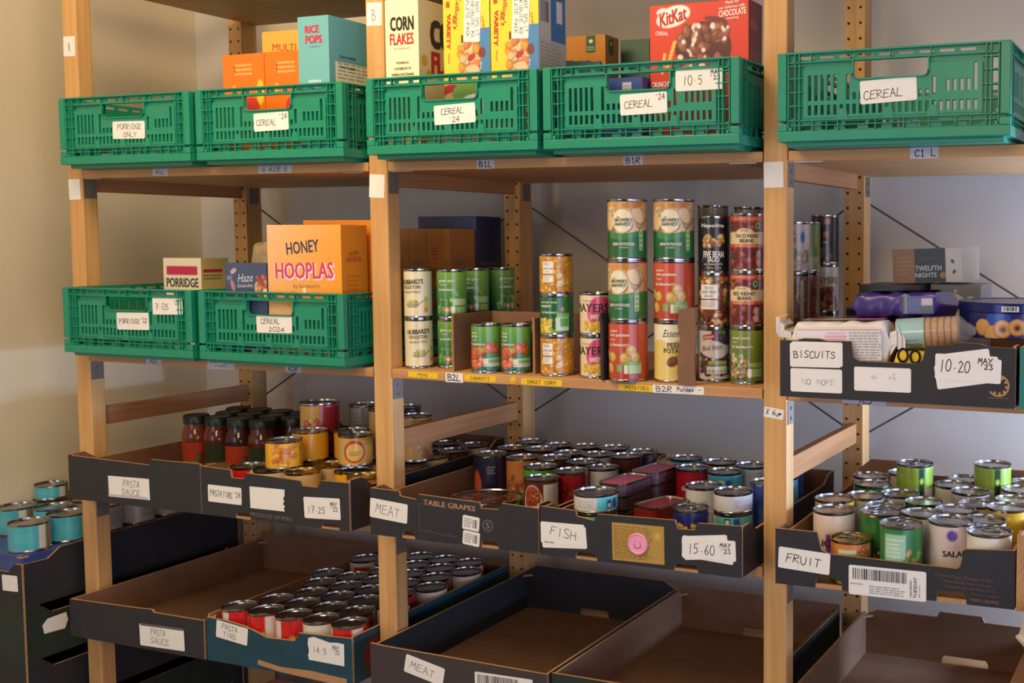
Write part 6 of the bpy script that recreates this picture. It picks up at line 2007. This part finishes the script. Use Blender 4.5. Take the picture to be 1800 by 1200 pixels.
# blue round cookie tin resting on the tray edge
r, h = .0975, .058
o = MB().lathe([(.0005, 0), (r * .97, 0), (r * .98, .002), (r * .98, h - .016), (r, h - .015), (r, h - .002), (r * .985, h), (r * .95, h), (r * .94, h - .001), (.0005, h - .001)], 72).build(
    'cookie_tin', mat('blue_lacquer', (28, 36, 104), .22, .3, noise=.02), None, (2.122, .100, S2 + .1005), (0, 0, aim(2.122, .1)), True)
tag(o, 'round dark blue biscuit tin picturing ring cookies, right end of the BISCUITS tray', 'tin')
c = Cv(-90, 90, 1, 41, 1.4, (24, 34, 104)).ell(-30, 30, 22, 18, (40, 80, 200), 0, .7)
for u, v, rr in ((-58, 18, 15), (-40, 8, 15), (-22, 16, 16), (2, 19, 15), (24, 14, 14), (46, 18, 15), (66, 12, 14)):
    c.ell(u, v, rr, rr * .95, (150, 96, 50)).ell(u - .5, v + .7, rr * .9, rr * .86, (206, 158, 100))
    if u > -30:
        c.ell(u, v, rr * .42, rr * .40, (160, 104, 56)).ell(u, v - .5, rr * .22, rr * .22, (70, 44, 30))
a = c.U / (r * 1000)
link('picture_band', grid_mesh('picture_band', [(np.stack([r * .983 * np.sin(a), -r * .983 * np.cos(a), c.V / 1000], -1), c.C)], M_PRINT), o)
_s = Cv(-14, 14, 0, 9, .7, (206, 204, 204)).bars(-11, 11, 2, 8, 4)
a = _s.U / (r * 1000) - .10
link('barcode_sticker', grid_mesh('barcode_sticker', [(np.stack([r * 1.004 * np.sin(a), -r * 1.004 * np.cos(a), _s.V / 1000 + .0445], -1), _s.C)], M_PRINT), o)


# rear of the biscuits tray
def f(c, w, h):
    c.rect(0, w, 0, h, (44, 56, 66)).rect(0, w * .32, 0, h, (150, 112, 76)).rect(w * .76, w, 0, h, (206, 206, 212)).lines(8, w * .29, 14, h - 12, 5, (176, 140, 100), 3).lines(w * .36, w * .7, h - 26, h - 14, 1, (90, 66, 60), 4)
    c.ell(w * .72, 14, 6, 6, (170, 130, 80)).ell(w * .86, h * .6, 3, 4, (60, 66, 70), 30).ell(w * .88, h * .3, 3, 4, (60, 66, 70), -30)


carton('biscuit_box', 'teal-grey gift box lettered TWELFTH NIGHTS lying on top at the back', 'biscuit packet', 1.852, 1.990, .300, .150, 1.3672, 1.4335, (170, 160, 150), f,
       [('TWELFTH', 71, 28, 10, 52, (206, 214, 220), 0, .015), ('NIGHTS', 66, 15, 9, 42, (206, 214, 220), 0, .015)], None, (), (150, 140, 130), roll=2.5, yaw=-1, flap=False)


def f(c, w, h):
    c.rect(0, w, 0, h, (120, 122, 132)).area((c.V < h - 26 + 8 * np.sin(c.U / 9)) & (c.U > 10), (206, 206, 212)) if False else c.rect(0, w, 0, h, (120, 122, 132))
    c.ell(w * .42, h - 34, 26, 17, (210, 210, 216)).ell(w * .80, h - 44, 12, 22, (206, 206, 212)).ell(w * .50, h - 12, 3, 3, (190, 192, 200)).rect(w * .3, w, h - 70, h - 40, (206, 206, 212))


carton('biscuit_box', 'grey and white snow-scene biscuit box standing under the teal-grey gift box', 'biscuit packet', 1.925, 2.022, .302, .110, ZB, 1.3645, (130, 132, 142), f,
       [('iss', 62, 126, 13, 22, (80, 84, 96), 0, .01)], None, (), (110, 112, 120), flap=False)
carton('biscuit_box', 'flat black biscuit box lying behind the purple packet', 'biscuit packet', 1.800, 1.918, .240, .150, 1.3205, 1.3640, (34, 34, 44), None, (), None, (), (40, 38, 46), flap=False)
o = MB().lathe([(.0005, 0), (.078, 0), (.079, .002), (.079, .108), (.080, .109), (.080, .123), (.078, .1245), (.0005, .1245)], 56).build('cookie_tin', mat('navy_lacquer', (34, 40, 78), .3, .3, noise=.02), None, (1.842, .290, ZB), smooth=True)
tag(o, 'navy round tin under the flat black box at the back of the BISCUITS tray', 'tin')

# ------------------------------------------------------------------ bag at the lower right corner
M_BAGW = mat('white_bag_film', (226, 222, 220), .3, noise=.03)
M_BAGR = mat('red_pasta_pieces', (190, 70, 40), .6, noise=.45, scale=140)
o = blob('food_bag', 24, 28, pillow(.165, .100, .105, 21, .10, .006, .6), [M_BAGW, M_BAGR], None, (2.256, -.075, S4 + .2290), (0, R(-6), R(30)), lambda s_, t_: 1 if (s_ > .52 and s_ < .98 and t_ < .6) else 0)
tag(o, 'white food bag with red contents at the lower right corner', 'bag')

for o in bpy.data.objects:
    for kk in ('w', 'd'):
        if kk in o:
            del o[kk]
